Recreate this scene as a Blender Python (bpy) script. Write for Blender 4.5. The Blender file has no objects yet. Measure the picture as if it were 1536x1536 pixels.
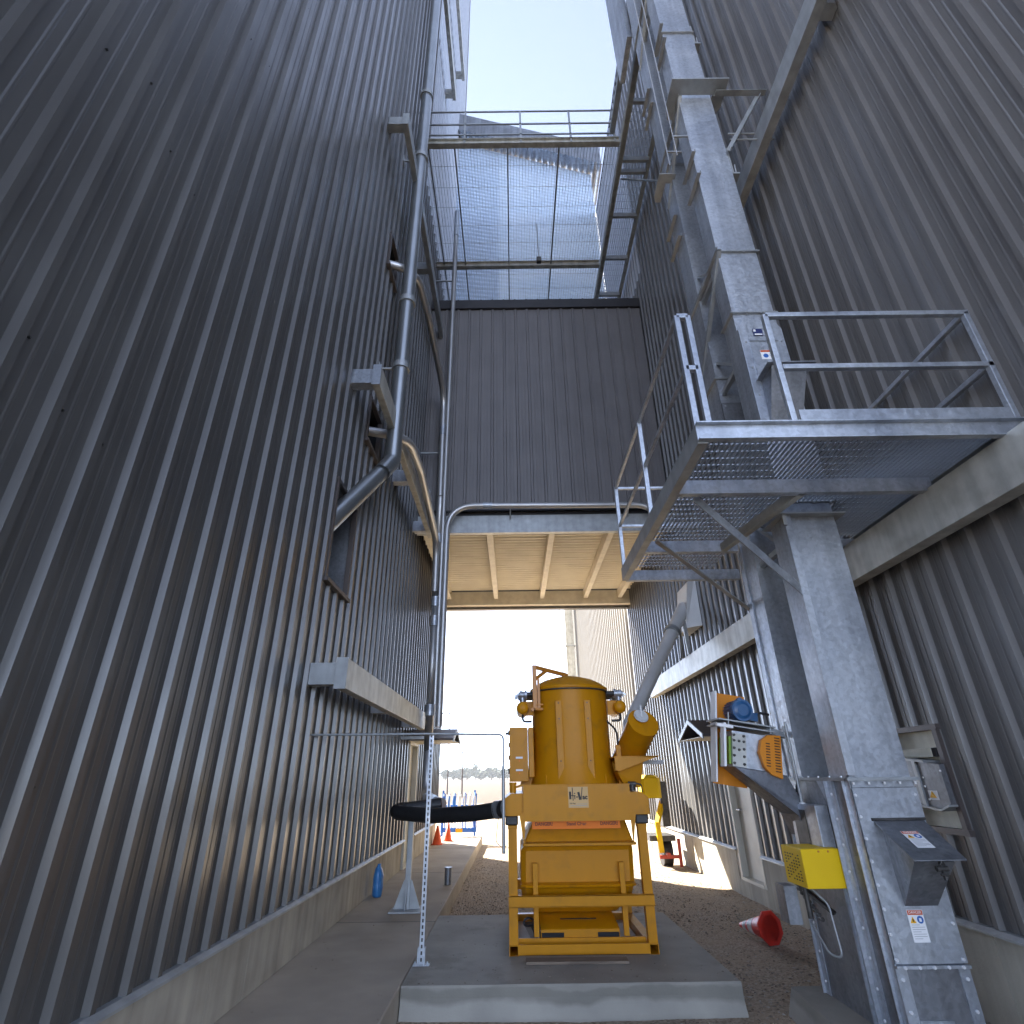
import bpy, math, random
from mathutils import Vector, Matrix
random.seed(7)
R = math.radians
sc = bpy.context.scene
COL = sc.collection

# ---------------------------------------------------------------- camera
cam_d = bpy.data.cameras.new('camera'); cam = bpy.data.objects.new('camera', cam_d); COL.objects.link(cam)
cam_d.sensor_width = 36; cam_d.lens = 825/1536*36; cam_d.clip_start = .05; cam_d.clip_end = 4000
cam.matrix_world = Matrix.Translation((0, 0, 1.75)) @ Matrix.Rotation(R(-.1), 4, 'Z') @ Matrix.Rotation(R(90+25.7), 4, 'X') @ Matrix.Rotation(R(-.8), 4, 'Z')
sc.camera = cam

# ---------------------------------------------------------------- sky and sun
SUN_EL, SUN_AZ = 39, -43            # azimuth measured from +Y, negative = towards -X
w = bpy.data.worlds.new('World'); sc.world = w; w.use_nodes = True
nt = w.node_tree; bg = nt.nodes['Background']
sky = nt.nodes.new('ShaderNodeTexSky'); sky.sky_type = 'NISHITA'; sky.sun_disc = False
sky.sun_elevation = R(SUN_EL); sky.sun_rotation = R(SUN_AZ)
sky.air_density = .27; sky.dust_density = .0; sky.ozone_density = 1.0
hs = nt.nodes.new('ShaderNodeHueSaturation'); hs.inputs['Saturation'].default_value = .62; nt.links.new(sky.outputs[0], hs.inputs['Color']); nt.links.new(hs.outputs[0], bg.inputs[0]); bg.inputs[1].default_value = .15
sd = bpy.data.lights.new('sun', 'SUN'); sd.energy = 4; sd.angle = R(.5); sd.color = (1, .94, .84)
so = bpy.data.objects.new('sun', sd); COL.objects.link(so)
dv = Vector((math.sin(R(SUN_AZ))*math.cos(R(SUN_EL)), math.cos(R(SUN_AZ))*math.cos(R(SUN_EL)), math.sin(R(SUN_EL))))
so.rotation_euler = dv.to_track_quat('Z', 'Y').to_euler(); so.location = (-20, 20, 40)
sc.view_settings.view_transform = 'Standard'; sc.view_settings.look = 'None'
sc.view_settings.gamma = 1; sc.view_settings.exposure = 3.1
sc.render.engine = 'CYCLES'
sc.cycles.max_bounces = 10; sc.cycles.diffuse_bounces = 5; sc.cycles.glossy_bounces = 4; sc.cycles.transparent_max_bounces = 12

# ---------------------------------------------------------------- materials
MATS = {}
def mat(name, col, rough=.5, metal=0, col2=None, nscale=3, stretch=(1, 1, 1), bump=0, bscale=40, spangle=False,
        spec=.5, rvar=0, coat=0, detail=5, contrast=(.35, .65), streak=0):
    m = bpy.data.materials.new(name); m.use_nodes = True
    t = m.node_tree; N = t.nodes; L = t.links; b = N['Principled BSDF']
    b.inputs['Base Color'].default_value = (*col, 1); b.inputs['Roughness'].default_value = rough
    b.inputs['Metallic'].default_value = metal; b.inputs['Specular IOR Level'].default_value = spec
    b.inputs['Coat Weight'].default_value = coat; b.inputs['Coat Roughness'].default_value = .15
    tc = N.new('ShaderNodeTexCoord'); mp = N.new('ShaderNodeMapping'); mp.inputs['Scale'].default_value = stretch
    L.new(tc.outputs['Object'], mp.inputs[0])
    def noise(s, d=5, vec=None):
        n = N.new('ShaderNodeTexNoise'); n.inputs['Scale'].default_value = s; n.inputs['Detail'].default_value = d
        L.new((vec or mp).outputs[0], n.inputs['Vector']); return n
    def ramp(src, a, b_):
        r = N.new('ShaderNodeMapRange'); r.inputs[1].default_value = a; r.inputs[2].default_value = b_; L.new(src, r.inputs[0]); return r
    cur = None
    if col2:
        n = noise(nscale, detail); r = ramp(n.outputs[0], *contrast)
        mx = N.new('ShaderNodeMix'); mx.data_type = 'RGBA'; mx.inputs[6].default_value = (*col, 1); mx.inputs[7].default_value = (*col2, 1)
        L.new(r.outputs[0], mx.inputs[0]); cur = mx.outputs[2]
    if spangle:
        v = N.new('ShaderNodeTexVoronoi'); v.inputs['Scale'].default_value = 38; L.new(tc.outputs['Object'], v.inputs['Vector'])
        n0 = N.new('ShaderNodeTexNoise'); n0.inputs['Scale'].default_value = 30; n0.inputs['Detail'].default_value = 4
        L.new(tc.outputs['Object'], n0.inputs['Vector'])
        sp = N.new('ShaderNodeSeparateColor'); L.new(v.outputs['Color'], sp.inputs[0])
        ad = N.new('ShaderNodeMath'); ad.operation = 'ADD'; L.new(sp.outputs[0], ad.inputs[0]); L.new(n0.outputs[0], ad.inputs[1])
        r2 = ramp(ad.outputs[0], .3, 1.3); r2.inputs[3].default_value = .87; r2.inputs[4].default_value = 1.10
        mm = N.new('ShaderNodeVectorMath'); mm.operation = 'SCALE'
        if cur: L.new(cur, mm.inputs[0])
        else: mm.inputs[0].default_value = col
        L.new(r2.outputs[0], mm.inputs['Scale']); cur = mm.outputs[0]
        rr = ramp(sp.outputs[1], 0, 1); rr.inputs[3].default_value = rough-.10; rr.inputs[4].default_value = rough+.10
        L.new(rr.outputs[0], b.inputs['Roughness'])
    elif rvar:
        n = noise(nscale*1.7, 4); rr = ramp(n.outputs[0], .3, .7); rr.inputs[3].default_value = rough-rvar; rr.inputs[4].default_value = rough+rvar
        L.new(rr.outputs[0], b.inputs['Roughness'])
    if streak:      # grime and chalk runs that follow the metal downwards
        mp2 = N.new('ShaderNodeMapping'); mp2.inputs['Scale'].default_value = (9, 9, .35); L.new(tc.outputs['Object'], mp2.inputs[0])
        n = noise(1.0, 6, mp2); r3 = ramp(n.outputs[0], .3, .7); r3.inputs[3].default_value = 1-streak; r3.inputs[4].default_value = 1+streak*.6
        mm = N.new('ShaderNodeVectorMath'); mm.operation = 'SCALE'
        if cur: L.new(cur, mm.inputs[0])
        else: mm.inputs[0].default_value = col
        L.new(r3.outputs[0], mm.inputs['Scale']); cur = mm.outputs[0]
    if cur: L.new(cur, b.inputs['Base Color'])
    if bump:
        n = noise(bscale, 6); bp = N.new('ShaderNodeBump'); bp.inputs['Strength'].default_value = bump; bp.inputs['Distance'].default_value = .01
        L.new(n.outputs[0], bp.inputs['Height']); L.new(bp.outputs[0], b.inputs['Normal'])
    MATS[name] = m; return m

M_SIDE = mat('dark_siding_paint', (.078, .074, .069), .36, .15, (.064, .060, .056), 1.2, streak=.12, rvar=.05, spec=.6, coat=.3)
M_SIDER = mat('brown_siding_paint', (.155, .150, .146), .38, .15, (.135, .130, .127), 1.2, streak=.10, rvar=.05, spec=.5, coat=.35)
M_BRIDGE = mat('bridge_siding_paint', (.165, .157, .160), .45, .1, (.145, .138, .141), 1.5, streak=.08)
M_CAP = mat('black_trim', (.02, .019, .022), .5, .0, (.03, .028, .03), 3)
M_GALV = mat('galvanised_sheet', (.49, .52, .56), .42, .72, (.37, .40, .45), 1.3, spangle=True, streak=.20, contrast=(.42, .62))
M_GALVD = mat('weathered_galvanised', (.27, .285, .31), .45, .7, (.20, .205, .22), 2.5, spangle=True, streak=.25)
M_STEEL = mat('structural_galvanised', (.42, .44, .45), .5, .6, (.33, .345, .35), 6, streak=.12, bump=.05)
M_DULL = mat('dull_grey_sheet', (.70, .70, .69), .5, .15, (.62, .62, .61), 3)
M_BOLT = mat('zinc_bolt', (.75, .76, .78), .35, .4)
M_STEELW = mat('pale_galvanised_beam', (.52, .52, .48), .5, .4, (.38, .37, .33), 5, contrast=(.4, .7), streak=.2)
M_TUBE = mat('bright_tube_metal', (.50, .50, .50), .40, .7, (.46, .46, .46), 3)
M_DUCT = mat('duct_metal', (.42, .44, .45), .30, .85, (.36, .38, .39), 2)
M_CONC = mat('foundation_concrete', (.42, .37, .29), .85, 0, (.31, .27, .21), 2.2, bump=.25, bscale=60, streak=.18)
M_WALK = mat('sidewalk_concrete', (.42, .36, .285), .85, 0, (.32, .275, .215), 1.6, bump=.2, bscale=70)
M_PAD = mat('fresh_pad_concrete', (.33, .31, .265), .8, 0, (.24, .226, .195), 1.7, bump=.2, bscale=60)
M_ORG = mat('amber_machine_paint', (.54, .225, .003), .42, 0, (.42, .18, .010), 7, contrast=(.55, .78), streak=.05, coat=.05, rvar=.04, spec=.2)
M_ORG2 = mat('orange_jib_paint', (.55, .22, .03), .4, 0, (.5, .19, .025), 3)
M_ORGG = mat('orange_guard_paint', (.62, .22, .02), .42, spec=.2)
M_YEL = mat('yellow_guard_paint', (.74, .49, .008), .45, 0, (.70, .45, .008), 4, spec=.2)
M_BLK = mat('black_rubber', (.014, .014, .015), .45, 0, (.022, .022, .024), 20)
M_DARK = mat('dark_interior', (.012, .012, .013), .8)
M_GRIM = mat('grimy_metal', (.10, .095, .09), .5, .5, (.05, .048, .045), 12)
M_WHITE = mat('white_label', (.78, .78, .78), .5)
M_CREAM = mat('cream_door_paint', (.62, .60, .52), .5, 0, (.55, .53, .46), 3)
M_CREAMP = mat('cream_panel', (.60, .58, .47), .6, 0, (.48, .46, .36), 6)
M_CREAMB = mat('bright_cream_liner', (.78, .76, .64), .55, 0, (.66, .64, .53), 9)
M_REDL = mat('label_red', (.55, .10, .03), .5, spec=.2)
M_ORL = mat('label_orange', (.80, .20, .02), .5, spec=.2)
M_BLUL = mat('label_blue', (.03, .12, .40), .5)
M_YELL = mat('label_yellow', (.80, .42, .02), .5, spec=.2)
M_INKR = mat('dark_red_ink', (.16, .03, .01), .6)
M_NAVY = mat('label_navy', (.02, .03, .12), .5)
M_INK = mat('label_ink', (.03, .025, .02), .6)
M_INKF = mat('label_fine_print', (.35, .35, .36), .7)
M_MBLU = mat('motor_blue_paint', (.015, .09, .22), .38, 0, (.012, .07, .18), 8, coat=.3)
M_BAG = mat('blue_plastic', (.03, .16, .42), .35, 0, (.05, .22, .50), 14)
M_CONE = mat('red_cone_plastic', (.70, .035, .02), .45, 0, (.55, .03, .02), 9)
M_CONEO = mat('orange_cone_plastic', (.80, .10, .02), .5)
M_REFL = mat('white_cone_collar', (.7, .68, .66), .5, 0, (.4, .38, .36), 20)
M_BARB = mat('blue_barrier_plastic', (.03, .16, .55), .45)
M_BARW = mat('white_barrier_plastic', (.7, .75, .8), .45)
M_PADF = M_PAD
def pad_nodes(m):
    t = m.node_tree; N = t.nodes; L = t.links; b = N['Principled BSDF']; old = b.inputs['Base Color'].links[0].from_socket
    tc = N.new('ShaderNodeTexCoord'); sx = N.new('ShaderNodeSeparateXYZ'); L.new(tc.outputs['Object'], sx.inputs[0])
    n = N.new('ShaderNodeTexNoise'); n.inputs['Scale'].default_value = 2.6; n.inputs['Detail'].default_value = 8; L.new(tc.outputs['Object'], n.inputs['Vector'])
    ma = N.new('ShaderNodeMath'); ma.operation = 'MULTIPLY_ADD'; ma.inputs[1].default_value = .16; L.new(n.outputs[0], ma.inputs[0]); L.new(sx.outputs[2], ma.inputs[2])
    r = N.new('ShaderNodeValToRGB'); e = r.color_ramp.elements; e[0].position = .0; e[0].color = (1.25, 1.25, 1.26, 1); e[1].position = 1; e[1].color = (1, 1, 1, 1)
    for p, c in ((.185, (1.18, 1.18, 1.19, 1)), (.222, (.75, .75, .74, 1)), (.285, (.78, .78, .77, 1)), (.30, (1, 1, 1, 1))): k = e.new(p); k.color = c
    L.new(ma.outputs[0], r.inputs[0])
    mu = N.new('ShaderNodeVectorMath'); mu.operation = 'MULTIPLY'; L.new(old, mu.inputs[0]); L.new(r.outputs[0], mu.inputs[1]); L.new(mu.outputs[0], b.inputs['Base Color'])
pad_nodes(M_PAD)
M_WOOD = mat('grey_plank_wood', (.22, .17, .125), .85, 0, (.13, .10, .075), 4, stretch=(1, 12, 12))
M_CARD = mat('pale_sheet', (.50, .48, .45), .7, 0, (.42, .39, .35), 5)
M_ROOF = mat('brown_canopy_metal', (.09, .075, .07), .45, .2)
M_GREEN = mat('green_part_paint', (.18, .32, .03), .5)
M_DECK = mat('cream_soffit_deck', (.80, .74, .60), .5, .0, (.72, .66, .53), 2)
M_SOFF = mat('cream_soffit_channel', (.72, .66, .53), .5, .0, (.62, .56, .45), 5)
M_FAR = mat('pale_far_siding', (.30, .285, .26), .5, .2)
M_FARU = mat('painted_glare_upper_siding', (.46, .48, .52), .4, .3, (.40, .42, .46), 2)  # paler than the walls below: glare and sunlight put into the colour
M_POLE = mat('utility_pole_wood', (.12, .10, .085), .9)
M_RED = mat('red_jack_paint', (.35, .04, .02), .6)

# translucent fibreglass panel
m = bpy.data.materials.new('translucent_panel'); m.use_nodes = True; t = m.node_tree
b = t.nodes['Principled BSDF']; b.inputs['Base Color'].default_value = (.42, .50, .62, 1); b.inputs['Roughness'].default_value = .45
tr = t.nodes.new('ShaderNodeBsdfTranslucent'); mx = t.nodes.new('ShaderNodeMixShader'); mx.inputs[0].default_value = .02
tcn = t.nodes.new('ShaderNodeTexCoord'); mpn = t.nodes.new('ShaderNodeMapping'); mpn.inputs['Scale'].default_value = (.25, 1, 1.3)
nn = t.nodes.new('ShaderNodeTexNoise'); nn.inputs['Scale'].default_value = 1.2; nn.inputs['Detail'].default_value = 8
cr = t.nodes.new('ShaderNodeValToRGB'); cr.color_ramp.elements[0].position = .35; cr.color_ramp.elements[1].position = .68
cr.color_ramp.elements[0].color = (.30, .42, .58, 1); cr.color_ramp.elements[1].color = (.70, .80, .95, 1)
t.links.new(tcn.outputs['Object'], mpn.inputs[0]); t.links.new(mpn.outputs[0], nn.inputs['Vector']); t.links.new(nn.outputs[0], cr.inputs[0])
t.links.new(cr.outputs[0], tr.inputs[0]); t.links.new(b.outputs[0], mx.inputs[1]); t.links.new(tr.outputs[0], mx.inputs[2])
t.links.new(mx.outputs[0], t.nodes['Material Output'].inputs[0]); M_PANEL = m

M_GRATE = mat('grating_steel', (.40, .42, .44), .45, .6)
# gravel ground
def ground_mat(name, cols, scale, bump, patch):
    m = bpy.data.materials.new(name); m.use_nodes = True; t = m.node_tree; N = t.nodes; L = t.links
    b = N['Principled BSDF']; b.inputs['Roughness'].default_value = .95; b.inputs['Specular IOR Level'].default_value = .2
    tc = N.new('ShaderNodeTexCoord')
    v = N.new('ShaderNodeTexVoronoi'); v.inputs['Scale'].default_value = scale; L.new(tc.outputs['Object'], v.inputs['Vector'])
    sp = N.new('ShaderNodeSeparateColor'); L.new(v.outputs['Color'], sp.inputs[0])
    r = N.new('ShaderNodeValToRGB'); e = r.color_ramp.elements
    e[0].color = (*cols[0], 1); e[1].color = (*cols[-1], 1)
    for i, c in enumerate(cols[1:-1]): k = e.new((i+1)/(len(cols)-1)); k.color = (*c, 1)
    L.new(sp.outputs[0], r.inputs[0])
    n = N.new('ShaderNodeTexNoise'); n.inputs['Scale'].default_value = 1.3; n.inputs['Detail'].default_value = 7; L.new(tc.outputs['Object'], n.inputs['Vector'])
    mr = N.new('ShaderNodeMapRange'); mr.inputs[1].default_value = .38; mr.inputs[2].default_value = .62; L.new(n.outputs[0], mr.inputs[0])
    mx = N.new('ShaderNodeMix'); mx.data_type = 'RGBA'; L.new(mr.outputs[0], mx.inputs[0]); L.new(r.outputs[0], mx.inputs[6])
    mx.inputs[7].default_value = (*patch, 1)
    mul = N.new('ShaderNodeMix'); mul.data_type = 'RGBA'; mul.inputs[0].default_value = .55; L.new(r.outputs[0], mul.inputs[6]); L.new(mx.outputs[2], mul.inputs[7])
    L.new(mul.outputs[2], b.inputs['Base Color'])
    bp = N.new('ShaderNodeBump'); bp.inputs['Strength'].default_value = bump; bp.inputs['Distance'].default_value = .02
    n2 = N.new('ShaderNodeTexNoise'); n2.inputs['Scale'].default_value = scale*.6; n2.inputs['Detail'].default_value = 6; L.new(tc.outputs['Object'], n2.inputs['Vector'])
    ad = N.new('ShaderNodeMath'); ad.operation = 'ADD'; L.new(v.outputs['Distance'], ad.inputs[0]); L.new(n2.outputs[0], ad.inputs[1])
    L.new(ad.outputs[0], bp.inputs['Height']); L.new(bp.outputs[0], b.inputs['Normal'])
    return m
M_GRAV = ground_mat('gravel_ground', [(.22, .17, .12), (.38, .30, .22), (.50, .41, .31), (.31, .245, .18)], 55, .9, (.42, .32, .22))
M_FIELD = ground_mat('dry_field_soil', [(.07, .05, .034), (.11, .08, .055), (.085, .062, .042)], 3, .8, (.065, .047, .032))
M_STONE = mat('gravel_stones', (.30, .26, .21), .9, 0, (.16, .13, .10), 30)
M_LEAF = mat('far_foliage', (.05, .075, .035), .8, 0, (.035, .055, .03), 1)
M_TRUNK = mat('far_bark', (.09, .07, .055), .9)

# ---------------------------------------------------------------- mesh builder
class MB:
    def __init__(s): s.v = []; s.f = []; s.sm = []; s.mi = []; s.T = None; s.cur = 0
    def add(s, vs, fs, smooth=False):
        o = len(s.v)
        for p in vs:
            p = Vector(p); s.v.append(s.T @ p if s.T else p)
        for f in fs: s.f.append([i+o for i in f]); s.sm.append(smooth); s.mi.append(s.cur)
    def box(s, x0, x1, y0, y1, z0, z1):
        s.add([(x, y, z) for z in (z0, z1) for y in (y0, y1) for x in (x0, x1)],
              [(0, 2, 3, 1), (4, 5, 7, 6), (0, 1, 5, 4), (2, 6, 7, 3), (0, 4, 6, 2), (1, 3, 7, 5)])
    def frame(s, p0, p1, up=(0, 0, 1)):
        a = (Vector(p1)-Vector(p0)).normalized(); u = Vector(up)
        if abs(a.dot(u)) > .98: u = Vector((0, 1, 0))
        x = a.cross(u).normalized(); y = x.cross(a).normalized(); return a, x, y
    def bar(s, p0, p1, w, h, up=(0, 0, 1)):
        s.sect(p0, p1, [(-w/2, -h/2), (w/2, -h/2), (w/2, h/2), (-w/2, h/2)], up)
    def sect(s, p0, p1, poly, up=(0, 0, 1), smooth=False):
        a, x, y = s.frame(p0, p1, up); n = len(poly)
        vs = [Vector(p)+x*q[0]+y*q[1] for p in (p0, p1) for q in poly]
        fs = [(i, (i+1) % n, n+(i+1) % n, n+i) for i in range(n)]
        s.add(vs, fs, smooth); s.add(vs[:n], [tuple(range(n))[::-1]]); s.add(vs[n:], [tuple(range(n))])
    def chan(s, p0, p1, w, h, t=.012, up=(0, 0, 1), flip=1):    # channel, web vertical
        f = flip
        P = [(0, -h/2), (f*w, -h/2), (f*w, -h/2+t), (f*t, -h/2+t), (f*t, h/2-t), (f*w, h/2-t), (f*w, h/2), (0, h/2)]
        s.sect(p0, p1, P if f > 0 else P[::-1], up)
    def angle(s, p0, p1, w, h, t=.008, up=(0, 0, 1), fx=1, fy=1):
        P = [(0, 0), (fx*w, 0), (fx*w, fy*t), (fx*t, fy*t), (fx*t, fy*h), (0, fy*h)]
        s.sect(p0, p1, P if fx*fy > 0 else P[::-1], up)
    def ibeam(s, p0, p1, w, h, t=.014, up=(0, 0, 1)):
        P = [(-w/2, -h/2), (w/2, -h/2), (w/2, -h/2+t), (t/2, -h/2+t), (t/2, h/2-t), (w/2, h/2-t), (w/2, h/2), (-w/2, h/2), (-w/2, h/2-t), (-t/2, h/2-t), (-t/2, -h/2+t), (-w/2, -h/2+t)]
        s.sect(p0, p1, P, up)
    def cyl(s, p0, p1, r0, r1=None, n=24, caps=True):
        if r1 is None: r1 = r0
        a, x, y = s.frame(p0, p1)
        vs = []
        for p, r in ((p0, r0), (p1, r1)):
            for i in range(n):
                t = 2*math.pi*i/n; vs.append(Vector(p)+(x*math.cos(t)+y*math.sin(t))*r)
        s.add(vs, [(i, (i+1) % n, n+(i+1) % n, n+i) for i in range(n)], True)
        if caps: s.add(vs[:n], [tuple(range(n))[::-1]]); s.add(vs[n:], [tuple(range(n))])
    def tube(s, pts, r, n=14, caps=True, rib=0, ribn=0):
        pts = [Vector(p) for p in pts]; rings = []; prev = None
        for i, p in enumerate(pts):
            d = (pts[min(i+1, len(pts)-1)]-pts[max(i-1, 0)]).normalized()
            if prev is None:
                u = Vector((0, 0, 1)) if abs(d.z) < .9 else Vector((0, 1, 0)); x = d.cross(u).normalized()
            else: x = (prev-d*prev.dot(d)).normalized()
            prev = x; y = d.cross(x); rr = r+(rib if (rib and i % 2) else 0)
            rings.append([p+(x*math.cos(2*math.pi*k/n)+y*math.sin(2*math.pi*k/n))*rr for k in range(n)])
        vs = [v for g in rings for v in g]
        fs = [(i*n+k, i*n+(k+1) % n, (i+1)*n+(k+1) % n, (i+1)*n+k) for i in range(len(rings)-1) for k in range(n)]
        s.add(vs, fs, True)
        if caps: s.add(rings[0], [tuple(range(n))[::-1]]); s.add(rings[-1], [tuple(range(n))])
    def prism(s, poly, axis, a, b):
        def P(q, w): return {'x': (w, q[0], q[1]), 'y': (q[0], w, q[1]), 'z': (q[0], q[1], w)}[axis]
        n = len(poly); vs = [P(q, w) for w in (a, b) for q in poly]
        s.add(vs, [(i, (i+1) % n, n+(i+1) % n, n+i) for i in range(n)]+[tuple(range(n))[::-1], tuple(range(n, 2*n))])
    def loft(s, rings, cap=True, smooth=False):
        n = len(rings[0]); vs = [p for r in rings for p in r]
        s.add(vs, [(i*n+k, i*n+(k+1) % n, (i+1)*n+(k+1) % n, (i+1)*n+k) for i in range(len(rings)-1) for k in range(n)], smooth)
        if cap: s.add(rings[0], [tuple(range(n))[::-1]]); s.add(rings[-1], [tuple(range(n))])
    def lathe(s, c, prof, n=40, axis=(0, 0, 1)):
        a, x, y = s.frame((0, 0, 0), axis); c = Vector(c); vs = []
        for r, h in prof:
            for k in range(n): t = 2*math.pi*k/n; vs.append(c+a*h+(x*math.cos(t)+y*math.sin(t))*r)
        s.add(vs, [(i*n+k, i*n+(k+1) % n, (i+1)*n+(k+1) % n, (i+1)*n+k) for i in range(len(prof)-1) for k in range(n)], True)
        if prof[0][0] > 1e-4: s.add(vs[:n], [tuple(range(n))[::-1]])
        if prof[-1][0] > 1e-4: s.add(vs[-n:], [tuple(range(n))])
    def ball(s, c, r, n=14, sc_=(1, 1, 1)):
        prof = [(max(r*math.sin(math.pi*i/8), 1e-5), -r*math.cos(math.pi*i/8)) for i in range(9)]
        o = len(s.v); s.lathe((0, 0, 0), prof, n)
        for i in range(o, len(s.v)):
            v = s.v[i]; s.v[i] = Vector((v.x*sc_[0], v.y*sc_[1], v.z*sc_[2]))+Vector(c)
    def build(s, name, m, parent=None, base=None, bevel=0, fixn=True):
        o = Vector(parent['_b']) if parent is not None else Vector(base or (0, 0, 0))
        me = bpy.data.meshes.new(name); me.from_pydata([tuple(v-o) for v in s.v], [], s.f)
        for p, q, k in zip(me.polygons, s.sm, s.mi): p.use_smooth = q; p.material_index = k
        for mm in (m if isinstance(m, (list, tuple)) else [m]): me.materials.append(mm)
        me.validate()
        ob = bpy.data.objects.new(name, me); COL.objects.link(ob)
        if parent is not None: ob.parent = parent
        else: ob.location = o
        ob['_b'] = tuple(o)
        if bevel:
            bv = ob.modifiers.new('bevel', 'BEVEL'); bv.width = bevel; bv.segments = 2; bv.limit_method = 'ANGLE'; bv.angle_limit = R(50)
        return ob
def tag(o, label=None, cat=None, group=None, kind=None):
    if label: o['label'] = label
    if cat: o['category'] = cat
    if group: o['group'] = group
    if kind: o['kind'] = kind
    return o
def thing(name, label, cat, base, group=None):
    e = bpy.data.objects.new(name, None); COL.objects.link(e); e.location = base; e['_b'] = tuple(base); e.empty_display_size = .2
    return tag(e, label, cat, group)
def boxo(name, m, parent, *b6, bevel=0):
    q = MB(); q.box(*b6); return q.build(name, m, parent, bevel=bevel)
def arc_path(pts, rad, seg=8):
    pts = [Vector(p) for p in pts]; out = [pts[0]]
    for i in range(1, len(pts)-1):
        a, b, c = pts[i-1], pts[i], pts[i+1]; u = (a-b).normalized(); v = (c-b).normalized()
        ang = u.angle(v); d = min(rad/math.tan(ang/2), (a-b).length*.48, (c-b).length*.48)
        p, q = b+u*d, b+v*d
        for k in range(seg+1):
            t = k/seg; out.append(p*(1-t)**2+b*2*t*(1-t)+q*t*t)
    out.append(pts[-1]); return out
def text(name, s_, size, mtx, m, parent, bold=0, extr=.0006):
    cu = bpy.data.curves.new(name, 'FONT'); cu.body = s_; cu.size = size; cu.align_x = 'CENTER'; cu.align_y = 'CENTER'; cu.extrude = extr; cu.offset = bold
    tmp = bpy.data.objects.new('tmp', cu); COL.objects.link(tmp)
    me = bpy.data.meshes.new_from_object(tmp.evaluated_get(bpy.context.evaluated_depsgraph_get())); bpy.data.objects.remove(tmp)
    o = Vector(parent['_b']); me.transform(Matrix.Translation(-o) @ mtx); me.materials.clear(); me.materials.append(m)
    ob = bpy.data.objects.new(name, me); COL.objects.link(ob); ob.parent = parent; ob['_b'] = tuple(o); return ob
def bolts(q, pts, d, r=.011, h=.008):
    d = Vector(d)
    for p in pts: q.cyl(Vector(p), Vector(p)+d*h, r, r*.8, 8)
def bolto(pts, d, m, parent, r=.011, h=.008, nm='bolt'):
    if m is M_GALV: m = M_BOLT; r *= 1.05
    for p in pts: q = MB(); bolts(q, [p], d, r, h); q.build(nm, m, parent)
def lin(a, b, n): a = Vector(a); b = Vector(b); return [a+(b-a)*(i/(n-1)) for i in range(n)]

# ---------------------------------------------------------------- ground, walk, pad
def sheet(name, x0, x1, y0, y1, z, m, kind='structure'):
    q = MB(); q.add([(x0, y0, z), (x1, y0, z), (x1, y1, z), (x0, y1, z)], [(0, 1, 2, 3)]); o = q.build(name, m); return tag(o, kind=kind)
sheet('field', -1800, 1800, -600, 2600, -.012, M_FIELD)
q = MB(); nx, ny = 90, 150; X0, X1, Y0, Y1 = -2.2, 3.9, -2.5, 30
import mathutils
vs = []
for j in range(ny+1):
    for i in range(nx+1):
        x = X0+(X1-X0)*i/nx; y = Y0+(Y1-Y0)*j/ny
        z = .018*mathutils.noise.noise(Vector((x*1.1, y*1.1, 0)))+.008*mathutils.noise.noise(Vector((x*5, y*5, 3)))
        vs.append((x, y, z+.012))
q.add(vs, [(j*(nx+1)+i, j*(nx+1)+i+1, (j+1)*(nx+1)+i+1, (j+1)*(nx+1)+i) for j in range(ny) for i in range(nx)], True)
tag(q.build('gravel_yard', M_GRAV), kind='structure')
sheet('bounce_yard', -30, 30, -40, -2.5, .0, M_WALK)  # unseen pale yard behind the camera, added to bounce sunlight into the alley
sheet('gravel_lot', -14, 14, 30, 46, -.004, M_GRAV)
sheet('gravel_apron', -14, -2.2, 17.2, 30, -.004, M_GRAV)
q = MB(); q.box(-2.125, -.955, -2.4, 18.3, -.02, .23)
tag(q.build('sidewalk', M_WALK, bevel=.012), kind='structure')
q = MB()
for yy in (4.2, 7.9, 11.6, 15.3): q.box(-2.125, -.953, yy, yy+.012, .2295, .2315)
tag(q.build('sidewalk_joints', M_GRIM), kind='structure')
# pad with slightly ragged, battered front edge
q = MB()
n = 26; rings = []
def padring(z, grow):
    P = []
    for k in range(n+1):
        t = k/n; x = -.945+2.76*t; P.append((x+(grow*.3 if k == n else 0), 5.69-grow+(.010*mathutils.noise.noise(Vector((x*3, z*9, 0))) if grow > .002 else .002*math.sin(x*7)), z))
    P += [(1.79+grow, 8.2, z), (-.945, 8.2, z)]
    return P
q.loft([padring(-.03, .045), padring(.04, .035), padring(.10, .018), padring(.15, .008), padring(.215, .008), padring(.23, 0)])
tag(q.build('machine_pad', M_PAD, base=(.4, 7, 0)), kind='structure')
# loose stones
q = MB(); rs = random.Random(3)
def stone(x, y, z, r):
    a = rs.random()*6.3; ca, sa = math.cos(a), math.sin(a); sx, sy, szz = r*rs.uniform(.8, 1.5), r*rs.uniform(.6, 1.1), r*rs.uniform(.4, .8)
    P = [(1, 0, 0), (0, 1, 0), (-1, 0, 0), (0, -1, 0), (0, 0, 1), (0, 0, -1), (.7, .7, .4), (-.7, .6, .45), (-.6, -.7, .4), (.7, -.65, .45)]
    vs = []
    for p in P:
        p = [c*rs.uniform(.8, 1.1) for c in p]; vs.append((x+ca*p[0]*sx-sa*p[1]*sy, y+sa*p[0]*sx+ca*p[1]*sy, z+p[2]*szz))
    q.add(vs, [(0, 6, 4), (6, 1, 4), (1, 7, 4), (7, 2, 4), (2, 8, 4), (8, 3, 4), (3, 9, 4), (9, 0, 4), (0, 1, 6), (1, 2, 7), (2, 3, 8), (3, 0, 9)])
cnt = 0
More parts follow.
